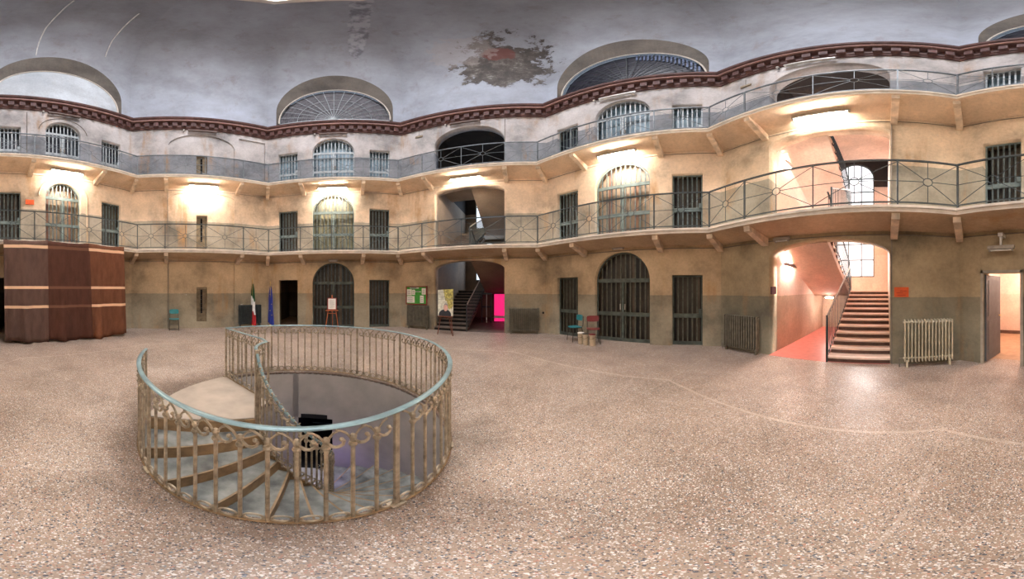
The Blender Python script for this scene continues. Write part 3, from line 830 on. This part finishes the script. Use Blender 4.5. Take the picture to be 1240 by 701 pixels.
RR = 1.718; HR = .945
rl = thing('spiral_railing', 'round railing of scrolled tan iron balusters with pale blue handrail round the stair pit', 'railing', Matrix.Translation((PC[0], PC[1], 0)))
b = MB()
path = [(RR * cos(A0 + (2 * pi - (A0 - A1)) * i / 110), RR * sin(A0 + (2 * pi - (A0 - A1)) * i / 110), HR) for i in range(111)]
e1 = Vector(path[-1]); cr, sr = cos(A1), sin(A1)
inner = [(r * cr, r * sr, HR) for r in (1.5, 1.2, .9, .62)]
turn = [(.50 * cos(A1 + .10), .50 * sin(A1 + .10), HR)] + [(.46 * cos(A1 + (A0 - A1) * i / 8), .46 * sin(A1 + (A0 - A1) * i / 8), HR) for i in range(1, 9)]
b.tube(path + inner + turn, .022, 8, sy=.5); part('handrail', b, 'handrail_paint', rl, smooth=True)
b = MB(); hel = []
for i in range(61):
    a = A0 + DA * 13.4 * i / 60; hel.append((.46 * cos(a), .46 * sin(a), HR - RS * 13.4 * i / 60))
b.tube(hel, .018, 8, sy=.5); part('inner_handrail', b, 'handrail_paint', rl, smooth=True)
b = MB(); b.tube([(p[0], p[1], .012) for p in path + inner], .018, 6, sy=.5); part('base_strip', b, 'stone_nosing', rl)
# baluster prototype: local x is tangential
pb = MB(); pb.tube([(0, 0, .0), (0, 0, .82)], .0115, 7)
pb.lathe([(.018, .79), (.024, .805), (.018, .82)], 8); me_bal = pb.mesh('baluster', 'baluster_iron', True)
ps = MB()
ps.tube([(0, 0, .80), (-.012, 0, .85), (-.035, 0, .89), (-.065, 0, .915), (-.085, 0, .922)], .0075, 6)
ps.tube([(0, 0, .82), (.012, 0, .865), (.035, 0, .90), (.065, 0, .918)], .0065, 6)
ps.tube([(0, 0, .855), (.012, 0, .825), (.035, 0, .80), (.06, 0, .797), (.08, 0, .812), (.086, 0, .838), (.074, 0, .853)], [.008, .010, .0105, .010, .009, .008, .008], 6)
ps.ball((.074, 0, .85), .014, 5)
ps.lathe([(.012, .835), (.020, .85), (.020, .862), (.01, .875)], 8)
me_scr = ps.mesh('scroll', 'baluster_iron', True)
pr = MB(); pr.tube([(.047 * cos(2 * pi * i / 16), 0, .062 + .042 * sin(2 * pi * i / 16)) for i in range(16)], .009, 6, closed=True)
me_ring = pr.mesh('base_ring', 'baluster_pale' if 'baluster_pale' in MATS else 'baluster_iron', True)
pp = MB(); pp.bbox(-.017, .017, -.012, .012, 0, .93, .004); pp.box(-.05, .05, -.03, .03, -.02, .02); me_post = pp.mesh('post', 'baluster_iron')
step = radians(29.4 / 6); tot = 2 * pi - (A0 - A1); nb = 68; POSTS = [0, 8, 20, 27, 34, 41, 48, 61, 68]
nb = 68; step = tot / nb
def tang(r, a, z=0., flip=0.): return Matrix.Translation((r * cos(a), r * sin(a), z)) @ Matrix.Rotation(a + pi / 2 + flip, 4, 'Z')
for i in range(nb + 1):
    a = A0 + step * i
    if i in POSTS: link('post', me_post, rl, tang(RR, a))
    else:
        p = link('baluster', me_bal, rl, tang(RR, a)); link('scroll', me_scr, p)
    if i < nb: link('base_ring', me_ring, rl, tang(RR, a + step / 2))
for j in range(1, 9):      # straight return along the landing edge
    r = RR - (RR - .5) * j / 9
    M = Matrix.Translation((r * cr, r * sr, 0)) @ Matrix.Rotation(A1, 4, 'Z')
    p = link('baluster', me_bal, rl, M); link('scroll', me_scr, p)
    link('base_ring', me_ring, rl, Matrix.Translation(((r + .06) * cr, (r + .06) * sr, 0)) @ Matrix.Rotation(A1, 4, 'Z'))
link('post', me_post, rl, Matrix.Translation((.5 * cr, .5 * sr, 0)) @ Matrix.Rotation(A1, 4, 'Z'))
for j in range(1, 4): 
    a = A1 + (A0 - A1) * j / 4; p = link('baluster', me_bal, rl, tang(.46, a)); link('scroll', me_scr, p)
b = MB(); b.bbox(-.035, .035, -.02, .02, -.15, .95, .005); part('newel_post', b, 'baluster_iron', rl, tang(.46, A0))
for j in range(1, 27):
    a = A0 + DA * 13.4 * j / 26.5; z = -RS * 13.4 * j / 26.5
    p = link('baluster', me_bal, rl, tang(.46, a, z)); link('scroll', me_scr, p)
    link('base_ring', me_ring, rl, tang(.46, a + .12, z - .02))

# ------------------------------------------------------------------ furnishings
def batten(M, L, label, lit, mat='lamp_housing', tube=None, group=None, h=.07):
    t = thing('tube_lamp', label, 'lamp', M, group)
    b = MB(); b.bbox(-L / 2, L / 2, -.05, .05, 0, h, .012); part('housing', b, mat, t)
    b = MB(); b.tube([(-L / 2 + .05, 0, -.025), (L / 2 - .05, 0, -.025)], .02, 8); part('tube', b, tube or ('tube_lit' if lit else 'tube_off'), t, smooth=True)
    for s in (-1, 1): b = MB(); b.box(s * (L / 2 - .045) - .015, s * (L / 2 - .045) + .015, -.03, .03, -.05, 0); part('lamp_holder', b, mat, t)
    return t
for c in 'ABCDEFG':
    batten(W(c, 0, -.42, Z2 - .30), 1.25, 'glowing tube lamp under the top gallery, %s' % WN[c], True, group='lit tube lamps under the top gallery')
batten(W('H', 0, -.42, Z2 - .30), 1.25, 'glowing tube lamp under the top gallery, on the eighth wall behind the viewer', True, group='lit tube lamps under the top gallery')
for c, s in (('A', .0), ('B', .0), ('C', .0), ('D', -.1), ('E', -.1), ('F', -.35)):
    batten(W(c, s, -.10, 9.53), 1.22, 'switched-off tube lamp below the cornice, %s' % WN[c], False, 'lamp_housing_brown' if c in 'ABCD' else 'tube_off', 'lamp_housing_brown' if c in 'ABCD' else None, group='unlit tube lamps below the cornice')
    t = thing('sensor', 'small round sensor on a bracket below the cornice, %s' % WN[c], 'sensor', W(c, s - .78, -.06, 9.55), 'small sensors below the cornice')
    b = MB(); b.ball((0, -.05, .02), .045, 6); part('head', b, 'tube_off', t, smooth=True)
    b = MB(); b.box(-.015, .015, -.04, .06, .0, .03); part('bracket', b, 'iron_dark', t)
for c, s, z in (('C', 0, 2.90), ('E', -.08, 2.93), ('F', -1.05, 2.84)):
    batten(W(c, s, -.05, z), .42, 'small unlit bulkhead lamp above the ground floor arch, %s' % WN[c], False, 'lamp_housing', group='small bulkhead lamps over the ground arches')
t = batten(W('G', -1.96, -.2, 2.48), .56, 'unlit tube lamp hanging above the open grey doorway', False)
b = MB(); b.box(-.02, .02, -.02, .02, .05, .28); b.box(-.05, .05, -.05, .2, .26, .33); part('hanger', b, 'tube_off', t)
# lamps on the left wall of the bright stair hall
for k, z in enumerate((2.35, 5.62)):
    M = W('F', -1.36, 1.35, z) @ Matrix.Rotation(pi / 2, 4, 'Z') @ Matrix.Rotation(radians(90), 4, 'X')
    batten(M, 1.2, 'glowing tube lamp on the left wall of the bright stairway, %s' % LV[k], True, tube=('tube_lit_hall', 'tube_lit_pink')[k])
batten(W('F', -.85, 3.75, 1.43 - .07), .4, 'glowing short tube lamp under the landing in the bright stairway', True, tube='tube_lit_pink')

# radiators
def radiator(c, s0, s1, z0, z1, n, mat, label, depth=.13, off=-.1):
    t = thing('radiator', label, 'radiator', W(c, (s0 + s1) / 2, off, 0), 'column radiators along the walls')
    Wd = s1 - s0; w = Wd / n * (.17 if mat == 'column_cream' else .24)
    b = MB()
    b.bbox(-w, w, -depth / 2, depth / 2, z0, z1, .012)
    b.box(-w * .5, w * .5, -depth / 2, depth / 2, z1 - .06, z1 - .02); b.box(-w * .5, w * .5, -depth / 2, depth / 2, z0 + .03, z0 + .07)
    me = b.mesh('column', mat)
    for i in range(n): link('column', me, t, Matrix.Translation((-Wd / 2 + Wd * (i + .5) / n, 0, 0)))
    for z in (z0 + .06, z1 - .06):
        b = MB(); b.tube([(-Wd / 2, 0, z), (Wd / 2, 0, z)], .022, 8); part('header_pipe', b, mat, t)
    for s in (-1, 1):
        b = MB(); b.box(s * (Wd / 2 - .08) - .02, s * (Wd / 2 - .08) + .02, -.05, .05, 0, z0 + .02); part('foot', b, mat, t)
    b = MB(); b.tube([(-Wd / 2, 0, z0 + .06), (-Wd / 2 - .08, 0, z0 + .06), (-Wd / 2 - .08, 0, .0)], .012, 6); part('feed_pipe', b, 'conduit_metal', t)
    return t
radiator('F', 1.68, 2.74, .14, 1.03, 15, 'column_cream', 'free-standing cream column radiator right of the bright staircase', .2, -.22)
radiator('F', -2.72, -1.62, .12, .98, 15, 'radiator_dark', 'olive column radiator in the corner left of the bright stairway', .16, -.15)
radiator('D', 1.60, 2.72, .10, .98, 22, 'radiator_dark', 'olive radiator just right of the pink-lit stairway', .14, -.15)
radiator('D', -2.60, -1.60, .12, .98, 20, 'radiator_dark', 'olive radiator under the green notice board', .14, -.15)
radiator('B', 1.55, 2.62, .14, .98, 20, 'gate_iron_dark', 'dark radiator in the corner behind the tricolour flag', .12, -.12)

# brown cloth
def clothpanel(y0, y1, mat, label, ph, xo):
    b = MB(); nx, nz = 30, 24; vs = []
    for j in range(nz + 1):
        f = j / nz
        for i in range(nx + 1):
            u = i / nx; y = y0 + (y1 - y0) * u
            amp = .02 + .075 * (1 - f) ** 1.3
            x = 6.20 - xo - .16 * (1 - f) + amp * sin(ph + u * 9) + amp * .5 * sin(ph * 2 + u * 21)
            z = .05 + .05 * sin(ph + u * 5) * (1 - f) + (3.2 - .05) * f - .04 * sin(pi * u) * f
            vs.append((x, y - .04 * (1 - f) * (1 if u < .1 else 0), z))
    fs = [(j * (nx + 1) + i, j * (nx + 1) + i + 1, (j + 1) * (nx + 1) + i + 1, (j + 1) * (nx + 1) + i) for j in range(nz) for i in range(nx)]
    b.add(vs, fs); me = b.mesh('cloth_curtain', mat, True)
    bm = bmesh.new(); bm.from_mesh(me)
    geo = bmesh.ops.solidify(bm, geom=bm.faces[:], thickness=.006); bm.to_mesh(me); bm.free()
    o = link('cloth_curtain', me); tag(o, label, 'curtain', 'brown cloths hung from the gallery'); return o
clothpanel(2.22, .84, 'cloth_grey_brown', 'leftmost grey-brown cloth with three cream stripes hanging from the gallery', .3, .02)
clothpanel(.90, -.58, 'cloth_dark_brown', 'plain dark brown cloth hanging between two striped cloths', 1.9, .0)
clothpanel(-.54, -1.93, 'cloth_warm_brown', 'reddish brown cloth with cream stripes hanging nearest the blank wall', 3.2, .03)

# chairs
def chair(x, y, rz, mat, label, grp=None):
    t = thing('school_chair', label, 'chair', Matrix.Translation((x, y, 0)) @ Matrix.Rotation(rz, 4, 'Z'), grp)
    def pad(w, d, th, bend, M):
        b = MB(); vs = []; nx, ny = 8, 6
        for side in (0, 1):
            for j in range(ny + 1):
                for i in range(nx + 1):
                    u, v = i / nx * 2 - 1, j / ny * 2 - 1
                    k = 1 - .12 * abs(v) ** 4
                    vs.append((u * w / 2 * k, v * d / 2 * (1 - .15 * abs(u) ** 4), bend * u * u + side * th))
        q = (nx + 1) * (ny + 1)
        fs = [(j * (nx + 1) + i + s * q, j * (nx + 1) + i + 1 + s * q, (j + 1) * (nx + 1) + i + 1 + s * q, (j + 1) * (nx + 1) + i + s * q) for s in (0, 1) for j in range(ny) for i in range(nx)]
        rim = [i for i in range(nx + 1)] + [(j + 1) * (nx + 1) - 1 for j in range(1, ny + 1)] + [ny * (nx + 1) + i for i in range(nx - 1, -1, -1)] + [j * (nx + 1) for j in range(ny - 1, 0, -1)]
        fs += [(rim[i], rim[(i + 1) % len(rim)], rim[(i + 1) % len(rim)] + q, rim[i] + q) for i in range(len(rim))]
        b.add(vs, fs); return b
    part('seat', pad(.40, .38, .014, .012, None), mat, t, Matrix.Translation((0, 0, .44)), True)
    part('backrest', pad(.38, .19, .014, .03, None), mat, t, Matrix.Translation((0, .20, .74)) @ Matrix.Rotation(radians(82), 4, 'X'), True)
    for s in (-1, 1):
        b = MB(); b.tube([(s * .19, -.19, 0), (s * .17, -.15, .43)], .011, 6); part('leg', b, 'chair_metal', t)
        b = MB(); b.tube([(s * .19, .23, 0), (s * .17, .15, .43)], .011, 6); part('leg', b, 'chair_metal', t)
        b = MB(); b.tube([(s * .17, -.16, .435), (s * .17, .15, .435), (s * .17, .19, .5), (s * .165, .215, .80)], .011, 6); part('back_frame', b, 'chair_metal', t)
    for yy in (-.17, .18): b = MB(); b.tube([(-.18, yy, .22), (.18, yy, .22)], .008, 6); part('stretcher', b, 'chair_metal', t)
    return t
p = W('B', -1.18, -.30, 0).translation
chair(p.x, p.y, NORM['B'] - pi / 2, 'teal_plastic', 'teal school chair alone against the blank wall')
p = W('E', -1.40, -.42, 0).translation; chair(p.x, p.y, NORM['E'] - pi / 2 - .5, 'teal_plastic', 'teal school chair in front of the barred gate, left of the maroon chair')
p = W('E', -.72, -.45, 0).translation; chair(p.x, p.y, NORM['E'] - pi / 2 + .6, 'maroon_plastic', 'maroon school chair beside the teal chair')
for i, (s, w) in enumerate(((-1.00, .66), (-.80, .72), (-.59, .70))):
    t = thing('bucket', ('cream bucket nearest the teal chair', 'cream bucket in the middle of three', 'cream bucket nearest the maroon chair')[i], 'bucket', W('E', s, -w - .05, 0), 'cream buckets between the chairs')
    b = MB(); b.lathe([(.075, 0), (.085, .02), (.092, .30), (.1, .31), (.1, .33), (.088, .34), (.086, .30)], 18); part('body', b, 'bucket_cream', t, smooth=True)
    b = MB(); b.lathe([(.1, .335), (.1, .355), (.03, .362)], 18); part('lid', b, ('paper', 'chair_metal', 'maroon_plastic')[i], t, smooth=True)
    b = MB(); b.tube([(.095 * cos(a), .1 * sin(a) * 0 - .02 - .09 * sin(a), .27 - .06 * sin(a)) for a in [pi * j / 10 for j in range(11)]], .004, 5); part('handle', b, 'chair_metal', t)

# easels
def easel(M, H, wd, wood, label, zl, boardfn):
    t = thing('easel', label, 'easel', M)
    for s in (-1, 1):
        b = MB(); b.tube([(s * wd, 0, 0), (s * wd * .42, .10, H * .78)], .016, 6); part('leg', b, wood, t)
    b = MB(); b.tube([(0, .42, 0), (0, .12, H * .8)], .014, 6); part('leg', b, wood, t)
    b = MB(); b.box(-wd * .95, wd * .95, -.02, .045, zl - .03, zl); part('ledge', b, wood, t)
    b = MB(); b.box(-.02, .02, .085, .11, zl - .1, H); part('mast', b, wood, t)
    b = MB(); b.box(-wd * .6, wd * .6, .09, .11, H * .45, H * .45 + .03); part('cross_bar', b, wood, t)
    return t
M = W('C', -.02, -.42, 0)
easel(M, 1.42, .27, 'easel_wood', 'small orange wooden easel in front of the arched barred gate', .80, None)
tilt = Matrix.Rotation(radians(-5), 4, 'X')
t = thing('framed_notice', 'small framed white notice on the orange easel', 'notice', M @ Matrix.Translation((0, .02, .805)) @ tilt)
b = MB(); b.box(-.19, .19, 0, .018, 0, .50); part('frame', b, 'frame_red', t)
b = MB(); b.box(-.155, .155, -.006, 0, .035, .465); part('sheet', b, 'paper', t)
b = MB()
for i in range(12): z = .41 - i * .03; b.box(-.115, .115 - .03 * (i % 3), -.008, -.006, z, z + .008)
part('lettering', b, 'print_grey', t)
M = W('D', -.58, -.95, 0, radians(-14))
easel(M, 1.5, .33, 'easel_dark_wood', 'dark reddish easel holding the portrait poster by the pink-lit stairway', .70, None)
t = thing('portrait_poster', 'large poster with a portrait and yellow leaves on the dark easel', 'poster', M @ Matrix.Translation((0.02, -.01, .705)) @ tilt @ Matrix.Rotation(radians(-3), 4, 'Y'))
b = MB(); b.box(-.33, .33, 0, .012, 0, .95); part('backing_board', b, 'poster_sky', t)
def blob(cx, cz, rx, rz, n=20, w=.0, y=-.004, y2=-.001):
    return [(cx + rx * cos(2 * pi * i / n) * (1 + w * sin(5 * i)), cz + rz * sin(2 * pi * i / n) * (1 + w * cos(3 * i))) for i in range(n)]
for lp, m, nm, d in (([(.0, .55), (.33, .5), (.33, .95), (-.1, .95)], 'poster_leaf', 'leaf_print', 1), (blob(.2, .45, .12, .2, 20, .2), 'poster_leaf', 'leaf_print', 2), (blob(-.02, .04, .27, .20, 20, .0), 'black_print', 'coat_print', 3), (blob(.02, .32, .095, .13), 'print_grey', 'hair_print', 4), (blob(.02, .29, .088, .115), 'skin_print', 'face_print', 5)):
    lp = [(max(-.33, min(.33, x)), max(0, min(.95, z))) for x, z in lp]
    link(nm, plate([lp], -.002 * d, -.0005, m, nm), t)
b = MB()
for i in range(5): b.box(-.29, -.02 - .05 * (i % 2), -.006, 0, .88 - i * .05, .895 - i * .05)
b.box(-.3, .3, -.006, 0, .60, .612)
part('lettering', b, 'print_grey', t)

# notice board
t = thing('notice_board', 'green notice board with pinned papers above the olive radiator', 'notice board', W('D', -2.21, -.06, 1.04))
b = MB(); b.box(-.47, .47, .0, .03, .0, .72); part('board', b, 'board_green', t)
link('frame', plate([rect(-.5, .5, -.03, .75), rect(-.46, .46, .01, .71)], -.02, .03, 'frame_red', 'frame'), t)
for (x0, x1, z0, z1) in ((-.45, -.22, .36, .62), (-.20, -.06, .38, .60), (-.45, -.08, .05, .33), (.18, .35, .05, .36), (.26, .44, .40, .66), (-.3, .12, .65, .69), (-.05, .22, .50, .53)):
    b = MB(); b.box(x0, x1, -.006, 0, z0, z1); s_ = part('sheet', b, 'paper', t)
    for i in range(3): z = z0 + (z1 - z0) * (.2 + i * .24); b = MB(); b.box(x0 + .03, x0 + (x1 - x0) * .75, -.008, -.006, z, z + .022); part('text_line', b, 'print_grey', s_)

# signs
def sign(c, s, z, w, h, mat, label, y=-.03):
    t = thing('wall_sign', label, 'sign', W(c, s, y, z))
    b = MB(); b.bbox(-w / 2, w / 2, 0, .015, 0, h, .002); part('plate', b, mat, t)
    
    for xa, xb, za in ((-.28, .3, .15), (-.36, .1, .38), (-.1, .34, .58)): b = MB(); b.box(w * xa, w * xb, -.003, 0, h * za, h * (za + .07)); part('text_line', b, 'sign_orange_dark', t)
sign('F', 1.66, 1.49, .31, .21, 'sign_orange', 'orange sign on the wall right of the bright staircase')
sign('A', -1.25, 4.77, .30, .20, 'sign_orange', 'orange sign beside the arched gate above the brown cloth')
t = thing('wall_plaque', 'small purple plaque at the left edge of the bright stairway', 'sign', W('F', -1.36, .05, 1.53))
b = MB(); b.box(-.045, .0, 0, .22, 0, .19); part('plate', b, 'sign_purple', t)

# flags
def flag(x, y, H, zs, cols, label, stars=False):
    t = thing('flag', label, 'flag', Matrix.Translation((x, y, 0)))
    b = MB(); b.tube([(0, 0, .02), (0, 0, H)], .012, 8); part('pole', b, 'gold', t)
    b = MB(); b.lathe([(.14, 0), (.14, .02), (.04, .05), (.02, .12)], 18); part('base', b, 'gold', t, smooth=True)
    b = MB(); b.lathe([(.004, 0), (.022, .03), (.012, .06), (.018, .08), (.002, .14)], 10); part('finial', b, 'gold', t, Matrix.Translation((0, 0, H - .02)), True)
    b = MB(); nz, nx = 36, 26; vs = []
    for j in range(nz + 1):
        f = j / nz; z = H - .12 - f * (H - .12 - .10); wdt = .025 + .085 * min(1, f * 1.3) ** .9 + .012 * sin(f * 7)
        for i in range(nx):
            a = 2 * pi * i / nx; fold = 1 + .28 * sin(a * 4 + f * 2)
            vs.append((wdt * cos(a) * fold - .02 * f, wdt * .55 * sin(a) * fold - .03, z + (.08 * cos(a) + .02 * sin(a * 4)) * f))
    fs = []; ms = []
    for j in range(nz):
        for i in range(nx):
            fs.append((j * nx + i, j * nx + (i + 1) % nx, (j + 1) * nx + (i + 1) % nx, (j + 1) * nx + i))
            f = j / nz + .06 * sin(2 * pi * i / nx + 1); ms.append(0 if f < zs[0] else (1 if f < zs[1] else 2))
    b.add(vs, fs); b.m = ms; part('cloth', b, cols, t, smooth=True)
    if stars:
        cx, cy = -.7 - x, 2.56 - y; l = sqrt(cx * cx + cy * cy); d = (cx / l, cy / l)
        for k, (u, z) in enumerate(((-.04, 1.42), (.05, 1.0), (-.05, .72), (.07, .52))):
            R_ = .026; sp = [((R_ if i % 2 == 0 else R_ * .42) * sin(pi * i / 5), (R_ if i % 2 == 0 else R_ * .42) * cos(pi * i / 5)) for i in range(10)]
            M = Matrix.Translation((d[0] * .085 - d[1] * u * .6 - .01, d[1] * .085 + d[0] * u * .6 - .03, z)) @ Matrix.Rotation(atan2(d[1], d[0]) + pi / 2, 4, 'Z')
            link('star', plate([sp], -.02, .0, 'flag_yellow', 'star'), t, M)
flag(3.42, -6.52, 2.02, (.36, .68), ['flag_green', 'flag_white', 'flag_red'], 'green, white and red flag draped on a gold pole in the corner')
flag(2.74, -6.93, 1.92, (2, 3), ['flag_blue', 'flag_blue', 'flag_blue'], 'blue flag with yellow stars draped on a pole beside the dark doorway', True)

# pink door and frame behind the second stairway
t = thing('pink_door', 'glowing magenta panel door under the landing of the pink-lit stairway', 'door', W('D', .98, 2.75, 0))
b = MB(); b.box(-.36, .42, 0, .03, .05, 1.42); part('panel', b, 'neon_pink', t)
b = MB(); b.box(-.36, .42, -.01, -.002, .22, .34); part('white_strip', b, 'white_paint', t)
t = thing('display_frame', 'dark metal frame stand left of the magenta door', 'frame', W('D', .28, 2.6, 0))
for x in (-.26, -.02, .2): b = MB(); b.box(x - .02, x + .02, 0, .03, .0, 1.44); part('upright', b, 'iron_dark' if x != -.02 else 'white_paint', t)
for z in (.75, 1.40): b = MB(); b.box(-.28, .25, 0, .03, z, z + .08); part('rail', b, 'iron_dark', t)

# conduits
def vr(z):
    for (r0, z0), (r1, z1) in zip(prof, prof[1:]):
        if z0 <= z <= z1: return r0 + (r1 - r0) * (z - z0) / max(1e-6, z1 - z0)
    return prof[-1][0]
for pts, lab in (([(-1.04, 14.9), (-1.04, 15.4), (-1.03, 15.86), (-1.01, 16.3), (-.99, 16.63), (-.88, 17.17), (-.83, 17.49)], 'pale cable running up the vault above the blind half-round window'),
                 ([(1.5, 15.6), (1.44, 16.0), (1.32, 16.54), (1.19, 17.09), (1.0, 17.46)], 'pale cable curving up the vault right of the blind half-round window')):
    b = MB(); b.tube([(x, vr(z) - AP - .03, z) for x, z in pts], .022, 6); o = link('cable', b.mesh('cable', 'tube_off', True), None, W('A')); tag(o, lab, 'cable')
def conduit(pts, M, label, r=.014):
    b = MB(); b.tube(pts, r, 6); o = link('conduit', b.mesh('conduit', 'conduit_metal', True), None, M); tag(o, label, 'pipe')
conduit([(0, 0, 0), (0, 0, 2.8)], W('B', -1.43, -.02, 0), 'thin vertical conduit left of the blank arch behind the teal chair')
conduit([(0, 0, Z1), (0, 0, 6.1)], W('B', -1.44, -.02, 0), 'thin vertical conduit beside the blank arch, middle storey')
conduit([(0, 0, Z2), (0, 0, 9.6)], W('D', 1.44, -.02, 0), 'vertical conduit right of the dark arch, top storey, pink-lit stairway wall')
conduit([(0, 0, Z2), (0, 0, 9.5)], W('A', -1.35, -.02, 0), 'vertical conduit between the left door and arched gate, top storey')
conduit([(0, 0, 0.), (0, 0, 6.)], W('F', 1.45, -.015, 0), 'pale vertical conduit along the right edge of the bright stairway arch', .012)
t = thing('bell', 'small round black bell on the wall by the narrow barred door', 'bell', W('D', 2.87, -.02, .78))
b = MB(); b.lathe([(.04, 0), (.04, .03), (.01, .045)], 12); part('dome', b, 'black_void', t, Matrix.Rotation(pi / 2, 4, 'X'))
for c, s, z in (('D', -2.1, 9.2), ('F', -2.1, 9.0)):
    t = thing('junction_box', 'small brown junction box high on the wall, %s' % WN[c], 'box', W(c, s, -.03, z))
    b = MB(); b.bbox(-.17, .17, -.02, .03, 0, .10, .01); part('body', b, 'pale_panel', t)
    b = MB(); b.tube([(0, 0, .1), (0, 0, .45)], .01, 6); part('pipe', b, 'conduit_metal', t)

# ------------------------------------------------------------------ lights
def area(name, M, sx, sy, power, col, spread=None):
    l = bpy.data.lights.new(name, 'AREA'); l.shape = 'RECTANGLE'; l.size = sx; l.size_y = sy; l.energy = power; l.color = col
    if spread: l.spread = spread
    o = bpy.data.objects.new(name, l); COL.objects.link(o); o.matrix_world = M
    o['kind'] = 'helper'
    return o
DOWN = Matrix.Identity(4)
def point(name, loc, power, col, r=.1):
    l = bpy.data.lights.new(name, 'POINT'); l.energy = power; l.color = col; l.shadow_soft_size = r
    o = bpy.data.objects.new(name, l); COL.objects.link(o); o.location = loc; o['kind'] = 'helper'; return o
def wp(c, x, y, z): return W(c, x, y, z).translation
# corridor lamps behind the middle and top storeys
for c in 'ACE':
    point('corridor_lamp', wp(c, 0, 2.2, 2.6), 2, (1, .8, .6))
    for s in (0,): point('corridor_lamp', wp(c, s, 2.2, 5.9), 30, (1, .8, .6))
point('side_room_lamp', wp('G', -1.6, 1.9, 2.6), 65, (1, .84, .74))
point('cellar_lamp', (PC[0] - .3, PC[1] - 1.1, -2.1), 1.6, (.55, .38, 1.))
point('stair_lamp', wp('D', 1.1, 2.4, .5), .3, (1, .05, .3))
# daylight through the stair windows
for c, p, col in (('F', 70, (1, .93, .9)), ('D', 13, (.55, .75, 1.))):
    for z in (3.2, 6.2):
        M = W(c, 0, 4.75, z) @ Matrix.Rotation(-pi / 2, 4, 'X') 
        area('window_light', M, 1.5, 2.0, p, col)

# ------------------------------------------------------------------ world, camera, view
wd = bpy.data.worlds.new('World'); sc.world = wd; wd.use_nodes = True
wd.node_tree.nodes['Background'].inputs[0].default_value = (.5, .6, .75, 1); wd.node_tree.nodes['Background'].inputs[1].default_value = .15
K = 275.482; PHI0 = -.0348
cam = bpy.data.cameras.new('camera'); co_ = bpy.data.objects.new('camera', cam); COL.objects.link(co_); sc.camera = co_
cam.type = 'PANO'
tgt = cam
try: cam.panorama_type = 'EQUIRECTANGULAR'
except Exception: tgt = cam.cycles; tgt.panorama_type = 'EQUIRECTANGULAR'
hl = 620 / K; hv = 350.5 / K
tgt.longitude_min, tgt.longitude_max, tgt.latitude_min, tgt.latitude_max = -hl, hl, -hv, hv
azc = PHI0 - 620 / K
co_.location = (-.70, 2.5637, 1.65); co_.rotation_euler = (pi / 2, 0, azc - pi / 2)
sc.view_settings.view_transform = 'Standard'; sc.view_settings.look = 'None'; sc.view_settings.gamma = 1; sc.view_settings.use_curve_mapping = False
sc.view_settings.exposure = 1.38
sc.cycles.max_bounces = 8; sc.cycles.diffuse_bounces = 5; sc.cycles.use_denoising = True
sc.cycles.sample_clamp_indirect = 8
